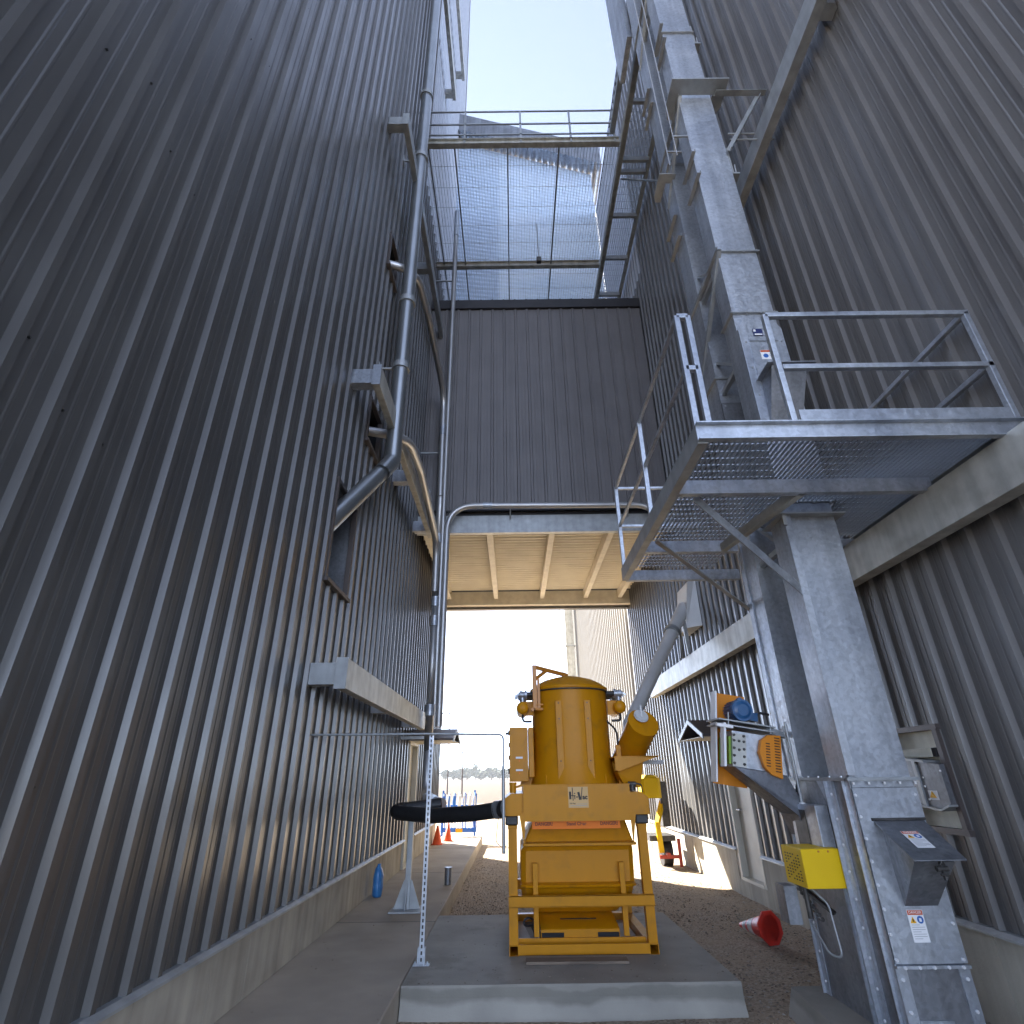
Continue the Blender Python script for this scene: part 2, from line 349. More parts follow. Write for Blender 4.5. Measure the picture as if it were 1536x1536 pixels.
while cnt < 9000:
    y = 4.4+11*rs.random()**1.5; x = rs.uniform(-.95, 3.6)
    if -.98 < x < 1.87 and 5.56 < y < 8.22: continue
    q.cur = rs.choice((0, 0, 1, 2)); stone(x, y, .016, rs.uniform(.006, .015)*(1.5 if rs.random() < .06 else 1)); cnt += 1
for k in range(420):
    q.cur = rs.choice((0, 1, 2)); a = rs.random()
    if a < .6: x_, y_ = rs.uniform(-.93, 1.78), (5.72+.5*rs.random()**2 if rs.random() < .3 else rs.uniform(5.75, 8.15))
    else: x_, y_ = -.97-1.1*rs.random()**(2 if rs.random() < .5 else .4), rs.uniform(4, 16)
    stone(x_, y_, .233, rs.uniform(.003, .008))
M_ST2 = mat('gravel_stones_pale', (.42, .38, .32), .9); M_ST3 = mat('gravel_stones_brown', (.17, .125, .09), .9)
tag(q.build('loose_gravel', [M_STONE, M_ST2, M_ST3]), 'loose small stones scattered over the gravel yard', 'gravel', kind='stuff')

# ---------------------------------------------------------------- siding
PROF = [(0, 0), (.60, 0), (.615, .007), (.655, .007), (.67, 0), (.70, 0), (.78, 0)]   # fractions of pitch; replaced below
def ribs(pitch, depth, y0, y1, phase=0, minor=.0028):
    """profile break points (position, height)"""
    f = [(0, 0), (.055, depth), (.20, depth), (.255, 0), (.47, 0), (.50, minor), (.53, minor), (.56, 0), (.72, 0), (.75, minor), (.78, minor), (.81, 0)]
    out = []; k = math.floor((y0-phase)/pitch)-1
    while True:
        b = phase+k*pitch
        if b > y1: break
        out += [(b+a*pitch, d) for a, d in f]; k += 1
    def hat(y):
        for i in range(len(out)-1):
            if out[i][0] <= y <= out[i+1][0]:
                t = (y-out[i][0])/max(out[i+1][0]-out[i][0], 1e-9); return out[i][1]+t*(out[i+1][1]-out[i][1])
        return 0
    pts = [(y0, hat(y0))]+[p for p in out if y0 < p[0] < y1]+[(y1, hat(y1))]
    return pts, hat
def siding(name, m, parent, place, a0, a1, z0, z1, pitch, depth=.036, phase=0, holes=(), flip=False):
    """place(a, d, z) -> world; holes (a0,a1,z0,z1)"""
    pts, hat = ribs(pitch, depth, a0, a1, phase)
    xs = sorted(set([p[0] for p in pts]+[h for H in holes for h in H[:2] if a0 < h < a1]))
    q = MB()
    for i in range(len(xs)-1):
        a, b = xs[i], xs[i+1]; mid = (a+b)/2; segs = [(z0, z1)]
        for H in holes:
            if H[0] < mid < H[1]:
                ns = []
                for s0, s1 in segs:
                    if H[2] > s0: ns.append((s0, min(s1, H[2])))
                    if H[3] < s1: ns.append((max(s0, H[3]), s1))
                segs = [x for x in ns if x[1]-x[0] > 1e-6]
        for s0, s1 in segs:
            vs = [place(a, hat(a), s0), place(b, hat(b), s0), place(b, hat(b), s1), place(a, hat(a), s1)]
            q.add(vs, [(0, 1, 2, 3)] if not flip else [(3, 2, 1, 0)])
    return q.build(name, m, parent)

XL, XR = -2.13, 3.64
ZT = .71
# ---- left building
LB = thing('metal_building', 'tall dark ribbed metal building filling the left side, above the sidewalk', 'building', (-8, 6, 0))
holesL = [(5.86, 6.75, 3.80, 5.03), (6.74, 7.48, 6.22, 6.95), (6.78, 7.40, 9.90, 10.66), (11.95, 13.0, .2, 2.42)]
STEP_L = ((.9, 2.0, 8.5), (2.0, 6.05, 19.0), (6.05, 9.3, 46.0), (9.3, 16.8, 16.0))
for ya, yb, zt in STEP_L:
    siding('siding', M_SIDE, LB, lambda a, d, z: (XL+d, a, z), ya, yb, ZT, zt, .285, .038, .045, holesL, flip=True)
    if yb < 16: q = MB(); q.box(-14.1, XL-.02, ya-.05, yb+.02, zt, zt+.25); q.build('roof', M_CAP, LB)
    boxo('core_wall', M_DARK, LB, -14, -2.9, ya, yb-.2 if yb > 16 else yb-.01, 0, zt-.1)
siding('upper_siding', M_FARU, LB, lambda a, d, z: (XL+d, a, z), 9.3, 16.8, 16.0, 46.0, .285, .038, .045, (), flip=True)  # glare on the far upper wall painted as a paler tone
boxo('core_wall', M_DARK, LB, -14, -2.9, 9.31, 16.6, 16.3, 45.9); boxo('roof', M_CAP, LB, -14.1, XL-.02, 9.3, 16.82, 46, 46.2)
siding('end_siding', M_SIDE, LB, lambda a, d, z: (a, 16.8+d, z), -14, XL, ZT, 46, .3, .03, 0, flip=True)
q = MB(); ys = .9
rr = random.Random(5)
while ys < 16.7:
    wv = rr.choice((.6, .62, .45, .9, .75)); e = min(ys+wv, 16.78)
    if not (ys < 12.95 and e > 11.95): q.box(-2.4, -2.118, ys+.004, e-.004, -.05, .69)
    ys = e
q.box(-2.5, -2.124, .9, 11.94, -.05, .69); q.box(-2.5, -2.124, 13.0, 16.78, -.05, .69)
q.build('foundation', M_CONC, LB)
q = MB()
for a, b in ((.9, 11.94), (13.0, 16.8)):
    q.prism([(-2.17, .685), (-2.055, .685), (-2.055, .70), (-2.09, .72), (-2.17, .72)], 'y', a, b)
q.build('base_flashing', M_STEEL, LB)
q = MB(); q.box(XL-.02, XL+.05, 16.78, 16.86, .7, 46); q.build('corner_trim', M_SIDE, LB)
q = MB()
for z in (1.6, 3.4, 5.4, 7.4, 9.4, 11.4, 13.4, 15.6, 17.8, 20):
    for k in range(-4, 56):
        y = .045+.285*k+.285*.34
        if any(H[0]-.05 < y < H[1]+.05 and H[2]-.1 < z < H[3]+.1 for H in holesL): continue
        zz = z+.14*math.sin(k*2.3); q.cyl((XL, y, zz), (XL+.012, y, zz), .008, .006, 6)
q.build('screws', M_GRIM, LB)
def framed_hole(parent, H, xw, sgn, fm, depth=.5, back=M_DARK, fw=.045):
    q = MB(); a0, a1, z0, z1 = H; x0, x1 = sorted((xw+sgn*.045, xw-sgn*.02))
    q.box(x0, x1, a0-fw*.2, a0+fw, z0, z1); q.box(x0, x1, a1-fw, a1+fw*.2, z0, z1)
    q.box(x0, x1+(.03 if sgn > 0 else 0), a0-fw*.4, a1+fw*.4, z0-fw, z0); q.box(x0, x1, a0-fw*.4, a1+fw*.4, z1, z1+fw)
    f = q.build('opening_frame', fm, parent)
    q = MB(); xb = xw-sgn*depth; b0, b1 = sorted((xw-sgn*.02, xb))
    q.box(b0, b1, a0-.012, a0, z0, z1); q.box(b0, b1, a1, a1+.012, z0, z1); q.box(b0, b1, a0, a1, z0-.012, z0); q.box(b0, b1, a0, a1, z1, z1+.012)
    q.box(*sorted((xb, xb-sgn*.02)), a0-.012, a1+.012, z0-.012, z1+.012)
    q.build('opening_recess', back, parent)
    return f
framed_hole(LB, holesL[0], XL, 1, M_ROOF, .6, M_GALVD); framed_hole(LB, holesL[1], XL, 1, M_ROOF); framed_hole(LB, holesL[2], XL, 1, M_ROOF)
d = boxo('door', M_CREAM, LB, XL-.10, XL-.06, 12.02, 12.93, .25, 2.36, bevel=.004)
q = MB(); q.box(XL-.12, XL+.05, 11.95, 12.02, .23, 2.42); q.box(XL-.12, XL+.05, 12.93, 13.0, .23, 2.42); q.box(XL-.12, XL+.05, 12.02, 12.93, 2.36, 2.42); q.box(XL-.12, XL+.05, 12.02, 12.93, .23, .25)
q.build('door_frame', M_CREAM, LB)
q = MB(); q.tube([(XL-.06, 12.85, 1.2), (XL+.0, 12.85, 1.2), (XL+.0, 12.74, 1.2)], .012); q.build('handle', M_TUBE, d)
def canopy(parent, x0, x1, yc, z, hw, rise, m=M_ROOF):
    q = MB(); t = .035
    q.prism([(yc-hw, z), (yc, z+rise), (yc+hw, z), (yc+hw, z+t), (yc, z+rise+t), (yc-hw, z+t)][::1], 'x', x0, x1)
    o = q.build('canopy', m, parent)
    xf = x1 if parent is LB else x0
    q = MB(); q.prism([(yc-hw, z-.03), (yc, z+rise-.03), (yc+hw, z-.03), (yc+hw, z+t+.005), (yc, z+rise+t+.005), (yc-hw, z+t+.005)], 'x', xf-.012, xf+.012)
    q.build('gable_trim', M_STEEL, o)
    q = MB(); q.box(x0, x1, yc-hw+.05, yc+hw-.05, z-.004, z+.004); q.build('soffit', M_CREAM, o)
canopy(LB, XL+.03, -1.2, 12.45, 2.42, .75, .22)

# ---- right building
RB = thing('metal_building', 'tall brown ribbed metal building filling the right side, behind the bucket elevator', 'building', (9, 6, 0))
holesR = [(5.06, 5.72, 1.32, 2.07), (9.45, 10.42, .2, 2.40)]
for ya, yb, zt in ((.5, 2.0, 8.5), (2.0, 5.05, 17.0), (5.05, 10.7, 22.3), (10.7, 16.8, 14.2)):
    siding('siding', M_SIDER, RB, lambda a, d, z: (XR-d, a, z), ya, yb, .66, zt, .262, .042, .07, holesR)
    if yb < 16: q = MB(); q.box(XR-.02, 16, ya-.05, yb+.02, zt, zt+.25); q.build('roof', M_CAP, RB)
    boxo('core_wall', M_DARK, RB, 4.5, 16, ya, yb-.2 if yb > 16 else yb-.01, 0, zt-.1)
siding('upper_siding', M_FARU, RB, lambda a, d, z: (XR-d, a, z), 10.7, 16.8, 14.2, 22.3, .262, .042, .07)  # begins at the sun edge, with the sunlight put into its paler colour
boxo('core_wall', M_DARK, RB, 4.5, 16, 10.72, 16.6, 14.3, 22.2); boxo('roof', M_CAP, RB, XR-.02, 16, 10.7, 16.83, 22.3, 22.5)
siding('end_siding', M_SIDER, RB, lambda a, d, z: (a, 16.8+d, z), XR, 16, .66, 22.3, .3, .03, 0, flip=True)
q = MB(); ys = .9
while ys < 16.7:
    wv = rr.choice((.6, .62, .45, .9, .75)); e = min(ys+wv, 16.78); q.box(XR-.045, 4.0, ys+.004, e-.004, -.05, .63 if not (ys < 10.42 and e > 9.45) else .24); ys = e
q.box(XR-.038, 4.1, .5, 9.44, -.05, .63); q.box(XR-.038, 4.1, 10.43, 16.78, -.05, .63)
q.build('foundation', mat('cream_foundation_concrete', (.46, .43, .35), .85, 0, (.36, .33, .27), 2.2, bump=.2, bscale=60, streak=.15), RB)  # cream concrete, a little paler than the left foundation
q = MB()
for a, b in ((.5, 9.44), (10.43, 16.8)): q.prism([(XR+.03, .63), (XR-.085, .63), (XR-.085, .645), (XR-.05, .67), (XR+.03, .67)][::-1], 'y', a, b)
q.build('base_flashing', M_STEEL, RB)
q = MB(); q.box(XR-.05, XR+.02, 16.78, 16.86, .66, 22.3); q.build('corner_trim', M_SIDER, RB)
framed_hole(RB, holesR[0], XR, -1, M_ROOF, .03, M_CREAMB)
d = boxo('door', M_CREAM, RB, XR+.05, XR+.09, 9.52, 10.35, .28, 2.34, bevel=.004)
q = MB(); q.box(XR-.05, XR+.12, 9.45, 9.52, .24, 2.4); q.box(XR-.05, XR+.12, 10.35, 10.42, .24, 2.4); q.box(XR-.05, XR+.12, 9.52, 10.35, 2.34, 2.4); q.box(XR-.06, XR+.12, 9.52, 10.35, .24, .28)
q.build('door_frame', M_CREAM, RB)
q = MB(); q.tube([(XR+.05, 10.22, 1.22), (XR-.02, 10.22, 1.22), (XR-.02, 10.08, 1.22)], .013); q.build('handle', M_TUBE, d)
canopy(RB, 3.05, XR-.03, 10.3, 2.30, .72, .27)
q = MB(); q.box(3.60, 3.66, 12.4, 13.3, .67, 2.6); q.build('loading_opening', M_DARK, RB)
q = MB()
for z in (3.1, 5.4, 7.4, 9.4, 11.4):
    for k in range(0, 40):
        y = 1.6+.262*k+.07; zz = z+.14*math.sin(k*2.3); q.cyl((XR, y, zz), (XR-.012, y, zz), .007, .006, 6)
q.build('screws', M_GRIM, RB)

# ---- far annex
FB = thing('storage_building', 'pale sunlit ribbed building farther down the right side, beyond the bridge', 'building', (9, 27, 0))
siding('siding', M_FAR, FB, lambda a, d, z: (XR-d, a, z), 16.9, 37, .66, 15, .40, .075, 0)
boxo('core_wall', M_FAR, FB, XR+.2, 15, 17.0, 36.9, 0, 14.9)
boxo('foundation', M_CONC, FB, XR-.04, 4, 16.9, 37, -.05, .66)
boxo('roof', M_CAP, FB, XR-.1, 15.1, 16.9, 37.1, 15, 15.2)
FE = thing('far_elevator_leg', 'distant pale galvanised elevator leg at the far corner of the storage building', 'elevator leg', (3.1, 31, 0))
q = MB(); q.box(2.98, 3.44, 31, 31.4, 0, 14); q.build('trunk', M_STEELW, FE)
q = MB(); q.box(2.86, 3.52, 30.95, 31.5, 3.4, 6.3); q.prism([(2.86, 6.3), (3.52, 6.3), (3.44, 6.6), (2.98, 6.6)], 'y', 30.96, 31.45); q.build('inspection_section', M_STEELW, FE)
q = MB()
for z in (8.3, 10.6, 12.6): q.box(2.93, 3.5, 30.96, 31.45, z, z+.05)
q.build('flange', M_STEEL, FE)
q = MB()
for z in [3+.3*i for i in range(36)]: q.cyl((2.72, 31.2, z), (2.98, 31.2, z), .012, n=6)
q.cyl((2.74, 31.2, 0), (2.74, 31.2, 14), .03, n=8); q.build('ladder', M_STEEL, FE)

# ---------------------------------------------------------------- bridge between the buildings
BR = thing('enclosed_bridge', 'enclosed ribbed metal bridge spanning between the two buildings', 'bridge', (.75, 14, 6.6))
siding('front_siding', M_BRIDGE, BR, lambda a, d, z: (a, 11.2-d, z), XL+.05, XR-.05, 7.17, 13.32, .312, .03, -1.10)
q = MB(); q.box(XL+.05, XR-.05, 11.25, 16.75, 13.45, 13.55); q.box(XL+.05, XR-.05, 16.7, 16.75, 7.0, 13.45); q.box(XL+.05, XR-.05, 11.23, 11.26, 7.1, 13.45); q.build('shell', M_BRIDGE, BR)
q = MB(); q.box(XL+.03, XR-.03, 11.12, 11.22, 13.30, 13.60)
for k in range(20): x = -1.07+.312*k-.312*3; q.prism([(x-.035, 13.60), (x+.035, 13.60), (x+.018, 13.635), (x-.018, 13.635)], 'y', 11.14, 11.4) if XL+.1 < x < XR-.1 else None
q.build('cap_flashing', M_CAP, BR)
q = MB(); q.box(XL+.03, XR-.03, 11.13, 11.19, 7.14, 7.17); q.box(XL+.03, XR-.03, 11.19, 11.25, 7.03, 7.14); q.build('bottom_trim', M_CAP, BR)
q = MB(); q.chan((XL+.0, 11.18, 6.84), (XR-.0, 11.18, 6.84), .12, .42, .016, flip=-1); q.build('front_beam', M_STEEL, BR)
q = MB(); q.box(XL, XR, 16.42, 16.62, 6.50, 6.92); q.build('rear_beam', M_SOFF, BR)
q = MB(); q.box(XL, XR, 16.62, 16.80, 6.42, 6.56); q.build('rear_flashing', M_SIDE, BR)
q = MB()                                     # corrugated deck seen from below
pts, hat = ribs(.175, .045, 11.32, 16.42, 0)
P2 = [(11.32+i*.0875/2, (6.98, 6.93, 6.93, 6.98)[i % 4]) for i in range(int(5.1/(.0875/2))+1)]
vs = []
for y, z in P2: vs += [(XL, y, z), (XR, y, z)]
q.add(vs, [(2*i, 2*i+1, 2*i+3, 2*i+2) for i in range(len(P2)-1)])
q.build('deck', M_DECK, BR)
for x0 in (-1.93, -.50, .91, 2.25, 3.30):
    q = MB(); q.chan((x0-.06, 11.33, 6.80), (x0-.06, 16.42, 6.80), .13, .24, .014, flip=1); q.build('soffit_channel', M_SOFF, BR)

# ---------------------------------------------------------------- wall guide beams
def wall_beam(label, x, y0, y1, z0, z1, w, side, stand, m, capm=M_STEEL, name='wall_beam'):
    t = thing(name, label, 'beam', (x, (y0+y1)/2, z0), 'horizontal steel beams held off the walls')
    q = MB(); q.box(x-w/2, x+w/2, y0, y1, z0, z1); q.build('beam', m, t, bevel=.004)
    q = MB(); q.box(x-w/2-.006, x+w/2+.006, y0-.012, y0, z0-.006, z1+.006); q.build('end_plate', capm, t)
    wallx = XL if side < 0 else XR
    for yy in stand:
        a, b = sorted((wallx, x+side*w/2)); zc = (z0+z1)/2; h = (z1-z0)*.72
        q = MB(); q.box(a, b, yy, yy+.16, zc-h/2, zc+h/2); q.build('standoff', capm, t)
    return t
wall_beam('pale weathered beam low on the left wall, above the thin horizontal pipe', -1.76, 5.78, 11.4, 2.58, 2.88, .11, -1, (5.80, 8.6, 11.1), M_STEELW, M_STEEL)
wall_beam('beam on the left wall ending below the bridge floor, behind the big spout', -1.78, 5.85, 11.1, 6.48, 6.80, .10, -1, (5.87, 8.6, 10.8), M_STEELW, M_GALV)
wall_beam('beam high on the left wall above the smallest wall opening', -1.80, 5.85, 16.2, 12.3, 12.6, .10, -1, (5.87, 9, 13), M_STEEL, M_STEEL)
wall_beam('long pale beam very high on the left wall, seen right of the big spout', -1.80, 5.5, 11.1, 23.1, 23.5, .12, -1, (7, 10.9), M_STEELW, M_STEELW)
wall_beam('topmost pale beam on the left wall, right at the top edge', -1.80, 6.5, 13.2, 28.6, 29.0, .12, -1, (8, 13.0), M_STEELW, M_STEELW)
wall_beam('long pale beam on the right wall passing behind the elevator leg', 3.42, -1, 14.1, 3.44, 3.80, .14, 1, (1.5, 6.6, 10, 13.8), M_STEELW, M_STEEL)
wall_beam('beam high on the right wall braced to the upper elevator leg', 3.42, -1, 5.6, 9.24, 9.55, .12, 1, (1, 3), M_STEEL, M_STEEL)

# ---------------------------------------------------------------- spout duct and vacuum tubes on the left
SD = thing('grain_spout', 'large shiny round metal spout dropping down the left wall and bending into the square opening', 'duct', (-1.75, 7, 4))
q = MB(); q.cyl((-1.75, 7.0, 6.08), (-1.75, 7.0, 34), .118, n=32, caps=False); q.build('upper_pipe', M_DUCT, SD)
q = MB(); q.tube(arc_path([(-1.75, 7.0, 6.3), (-1.75, 7.0, 5.98), (-1.82, 6.72, 5.62)], .16, 6), .122, 32, False); q.build('elbow', M_DUCT, SD)
q = MB(); q.cyl((-1.80, 6.82, 5.74), (-2.35, 5.62, 4.00), .115, n=32, caps=False); q.build('lower_pipe', M_DUCT, SD)
for z in (15.4, 13.2, 9.2, 7.75):
    q = MB(); q.cyl((-1.75, 7.0, z-.05), (-1.75, 7.0, z+.05), .135, n=32); q.cyl((-1.75, 7.0, z-.07), (-1.75, 7.0, z-.05), .143, n=32); q.build('joint_clamp', M_STEEL, SD)
for z in (7.72, 13.1):
    q = MB(); q.bar((XL, 7.0, z), (-1.87, 7.0, z), .03, .03); q.box(XL, XL+.05, 6.93, 7.07, z-.09, z+.09); q.build('wall_bracket', M_STEEL, SD)

VT = thing('vacuum_tube_riser', 'main vertical vacuum tube rising from the black hose past the bridge', 'pipe', (-1.45, 10.9, 1.5))
q = MB(); q.tube(arc_path([(-1.02, 8.60, 1.42), (-1.25, 9.05, 1.44), (-1.58, 10.95, 1.50), (-1.58, 10.95, 2.2), (-1.58, 10.95, 5.0), (-1.58, 10.95, 7.55)], .25), .080, 20); q.build('tube', M_TUBE, VT)
for z in (2.9, 4.6, 5.0, 6.4):
    q = MB(); q.cyl((-1.58, 10.95, z-.1), (-1.58, 10.95, z+.1), .089, n=20); q.build('coupling', M_GALV, VT)
q = MB(); q.bar((XL, 10.95, 2.42), (-1.52, 10.95, 2.42), .04, .05); q.build('wall_bracket', M_STEEL, VT)
q = MB()
for i in range(3): q.cyl(Vector((-1.36, 9.7, 1.46))+Vector((.10, -.45, -.008))*i*.9, Vector((-1.36, 9.7, 1.46))+Vector((.10, -.45, -.008))*(i*.9+.25), .09, n=20)
q.build('hose_clamp', M_GALV, VT)
T2 = thing('conduit_riser', 'slim vertical conduit with an open top standing in front of the bridge wall', 'pipe', (-1.5, 11.0, 3))
q = MB(); q.cyl((-1.50, 10.98, 3.0), (-1.50, 10.98, 17.0), .062, n=16); q.build('tube', M_TUBE, T2)
q = MB(); q.cyl((-1.50, 10.98, 16.0), (-1.50, 10.98, 17.05), .078, n=16); q.build('sleeve', M_GALV, T2)
for z in (8.6, 14.2): q = MB(); q.bar((XL, 11.0, z), (-1.46, 11.0, z), .035, .035); q.build('wall_bracket', M_STEEL, T2)
T3 = thing('curved_vacuum_tube', 'vacuum tube bending out of the middle small wall opening and turning down', 'pipe', (-1.8, 8, 6.2), 'vacuum tubes leaving the left wall')
q = MB(); q.tube(arc_path([(-2.5, 6.95, 6.56), (-1.62, 7.35, 6.62), (-1.62, 8.6, 6.75), (-1.60, 10.9, 6.3), (-1.60, 10.92, 5.2)], .55, 12), .072, 18); q.build('tube', M_TUBE, T3)
q = MB(); q.cyl((-1.615, 9.25, 6.655), (-1.612, 9.5, 6.60), .082, n=18); q.build('coupling', M_GALV, T3)
T4 = thing('curved_vacuum_tube', 'vacuum tube bending out of the highest small wall opening and turning down', 'pipe', (-1.8, 8, 9.5), 'vacuum tubes leaving the left wall')
q = MB(); q.tube(arc_path([(-2.5, 6.95, 10.2), (-1.70, 7.25, 10.22), (-1.66, 8.6, 10.4), (-1.60, 10.85, 10.2), (-1.58, 10.90, 7.4)], .6, 12), .072, 18); q.build('tube', M_TUBE, T4)
q = MB(); q.cyl((-1.59, 10.87, 9.0), (-1.59, 10.88, 9.3), .082, n=18); q.build('coupling', M_GALV, T4)
T5 = thing('horizontal_vacuum_tube', 'tube running along the bottom of the bridge wall and bending down at its left end', 'pipe', (1, 10.95, 7))
q = MB(); q.tube(arc_path([(-1.40, 10.93, 2.6), (-1.40, 10.93, 7.18), (2.9, 10.93, 7.14), (3.3, 10.9, 6.9)], .62, 12), .068, 18); q.build('tube', M_TUBE, T5)
q = MB(); q.cyl((-.62, 10.93, 7.175), (-.42, 10.93, 7.175), .078, n=18); q.build('coupling', M_GALV, T5)
for x in (-.02, 2.6): q = MB(); q.bar((x, 10.93, 7.18), (x, 11.12, 6.95), .025, .03); q.build('hanger', M_STEEL, T5)

# ---------------------------------------------------------------- strut post, thin conduit, hose, stand
SP = thing('strut_post', 'perforated metal strut post with a small base bracket at the sidewalk edge', 'post', (-.865, 6.23, .23))
q = MB(); w_, t_ = .041, .004
x, y = -.865, 6.23
holes = []
q.box(x-w_/2, x-w_/2+t_, y-.02, y+.02, .24, 2.16); q.box(x+w_/2-t_, x+w_/2, y-.02, y+.02, .24, 2.16)
q.box(x-w_/2+t_, x-.008, y-.02, y-.016, .24, 2.16); q.box(x+.008, x+w_/2-t_, y-.02, y-.016, .24, 2.16)
z = .24
while z < 2.13: q.box(x-.008, x+.008, y-.0199, y-.0161, z, z+.02); z += .048
q.build('channel', M_GALV, SP)
q = MB(); q.box(x-w_/2+.005, x+w_/2-.005, y+.012, y+.016, .24, 2.15); q.build('channel_back', M_GRIM, SP)
q = MB(); q.box(x-.075, x+.075, y-.03, y+.03, .230, .236); q.box(x-.035, x-.022, y-.03, y+.03, .236, .36); q.box(x+.022, x+.035, y-.03, y+.03, .236, .36); bolts(q, [(x-.055, y, .236), (x+.055, y, .236)], (0, 0, 1), .01, .02); q.build('base_bracket', M_GALV, SP)
TC = thing('thin_conduit', 'thin horizontal conduit from the left wall to the amber machine, turned down at its end', 'conduit', (-.9, 6.2, 2.1))
q = MB(); q.tube(arc_path([(XL, 6.19, 2.17), (-.88, 6.19, 2.165), (-.115, 6.22, 2.15), (-.115, 6.22, 1.10)], .05, 6), .012, 10); q.build('pipe', M_STEEL, TC)
q = MB(); q.cyl((-.115, 6.22, 1.08), (-.115, 6.22, 1.85), .0165, n=10); q.build('sleeve', M_STEEL, TC)
H1 = MB(); path = arc_path([(-1.02, 8.60, 1.42), (-1.62, 8.45, 1.36), (-1.50, 8.05, 1.35), (-1.0, 7.7, 1.33), (-.5, 7.3, 1.37), (-.12, 7.1, 1.42)], .28, 22)
# resample for even corrugation
L_ = [0]
for i in range(1, len(path)): L_.append(L_[-1]+(path[i]-path[i-1]).length)
npt = int(L_[-1]/.011); res = []
for k in range(npt+1):
    s_ = L_[-1]*k/npt; i = next(j for j in range(1, len(L_)) if L_[j] >= s_-1e-9); tt = (s_-L_[i-1])/max(L_[i]-L_[i-1], 1e-9); res.append(path[i-1].lerp(path[i], tt))
HO = thing('vacuum_hose', 'thick black corrugated hose looping from the wall tube to the amber machine', 'hose', (-.8, 7.8, 1.3))
H1.tube(res, .078, 22, rib=.007); H1.build('hose', M_BLK, HO)
q = MB(); q.cyl((-.16, 7.12, 1.415), (-.22, 7.17, 1.41), .094, n=20); q.cyl((-.06, 7.07, 1.43), (-.13, 7.1, 1.42), .085, n=20); q.build('hose_clamp', M_GALV, HO)
q = MB(); q.tube(arc_path([(-.19, 7.1, 1.33), (-.22, 7.08, 1.1), (-.15, 7.06, 1.05), (-.1, 7.05, 1.06)], .1), .004, 6); q.build('ground_wire', M_BLK, HO)
ST = thing('pipe_stand', 'square steel pipe stand with a gusseted base plate on the sidewalk, under the black hose', 'stand', (-1.40, 8.5, .23))
boxo('post', M_STEEL, ST, -1.435, -1.365, 8.47, 8.54, .245, 1.30, bevel=.004)
boxo('base_plate', M_STEEL, ST, -1.60, -1.20, 8.32, 8.70, .23, .25, bevel=.003)
q = MB()
for sx in (-1, 1): q.prism([(-1.40+sx*.035, .25), (-1.40+sx*.17, .25), (-1.40+sx*.05, .56), (-1.40+sx*.035, .56)][::sx], 'y', 8.50, 8.51)
q.prism([(8.47, .25), (8.34, .25), (8.455, .56), (8.47, .56)], 'x', -1.405, -1.395); q.build('gusset', M_STEEL, ST)
q = MB()
for a in range(12): t0, t1 = R(180+15*a), R(195+15*a); q.bar((-1.40+.095*math.cos(t0), 8.5, 1.40+.095*math.sin(t0)), (-1.40+.095*math.cos(t1), 8.5, 1.40+.095*math.sin(t1)), .06, .01, up=(0, 1, 0))
q.build('cradle', M_STEEL, ST)
q = MB(); prof = [(.0001, 0), (.075, .0), (.088, .02), (.092, .12), (.085, .22), (.088, .27), (.06, .34), (.03, .375), (.028, .40), (.0001, .402)]
q.lathe((-1.99, 9.45, .23), prof, 18)
for i, v in enumerate(q.v): v.x = -1.99+(v.x+1.99)*.8+.006*math.sin(v.z*40+v.y*30); v.y = 9.45+(v.y-9.45)*(1+.08*math.sin(v.z*25))
tag(q.build('plastic_jug', M_BAG, base=(-1.99, 9.45, .23)), 'blue plastic jug standing on the sidewalk against the left foundation', 'jug')
q = MB(); q.cyl((-1.075, 10.35, .23), (-1.075, 10.35, .46), .055, n=16, caps=False); q.cyl((-1.075, 10.35, .23), (-1.075, 10.35, .452), .048, n=16); q.cyl((-1.075, 10.35, .45), (-1.075, 10.35, .465), .064, n=16)
tag(q.build('pipe_stub', M_GALVD, base=(-1.075, 10.35, .23)), 'short capped pipe stub sticking out of the sidewalk near its edge', 'pipe')

# ---------------------------------------------------------------- amber vacuum machine
MC = thing('grain_vacuum', 'large amber yellow industrial vacuum on a raised frame standing on the concrete pad', 'machine', (.63, 7.1, .23))
cx, cy = .68, 7.12
# frame
for xa in (-.072, 1.252):
    q = MB(); a, b_, t_ = xa, xa+.088, .007
    q.box(a, b_, 6.46, 7.85, .224, .224+t_); q.box(a, b_, 6.46, 7.85, .312-t_, .312); q.box(a, a+t_, 6.46, 7.85, .231, .305); q.box(b_-t_, b_, 6.46, 7.85, .231, .305)
    q.build('base_runner', M_ORG, MC)
    for yy in (6.47, 7.75):
        q = MB(); q.chan((xa+.044, yy, .312), (xa+.044, yy, 1.30), .09, .088, .008, up=(1, 0, 0), flip=-1) if False else q.box(xa, xa+.088, yy, yy+.088, .312, 1.29)
        q.box(xa-.004, xa+.092, yy-.004, yy+.092, 1.27, 1.30); q.build('leg', M_ORG, MC, bevel=.003)
q = MB(); q.box(-.074, 1.343, 6.445, 6.468, .61, .70); q.box(-.074, 1.343, 6.445, 6.50, .694, .702); q.box(-.074, 1.343, 6.445, 6.50, .606, .614); q.build('front_rail', M_ORG, MC)
q = MB(); q.box(.017, 1.251, 6.46, 6.475, .236, .315); q.box(.017, 1.251, 6.475, 6.56, .236, .244); q.box(.017, 1.251, 6.58, 6.60, .25, .34); q.build('bottom_rail', M_ORG, MC)
q = MB(); q.box(-.07, 1.34, 7.79, 7.86, .55, .65); q.box(-.07, 1.34, 7.79, 7.86, .236, .31); q.build('rear_rail', M_ORG, MC)
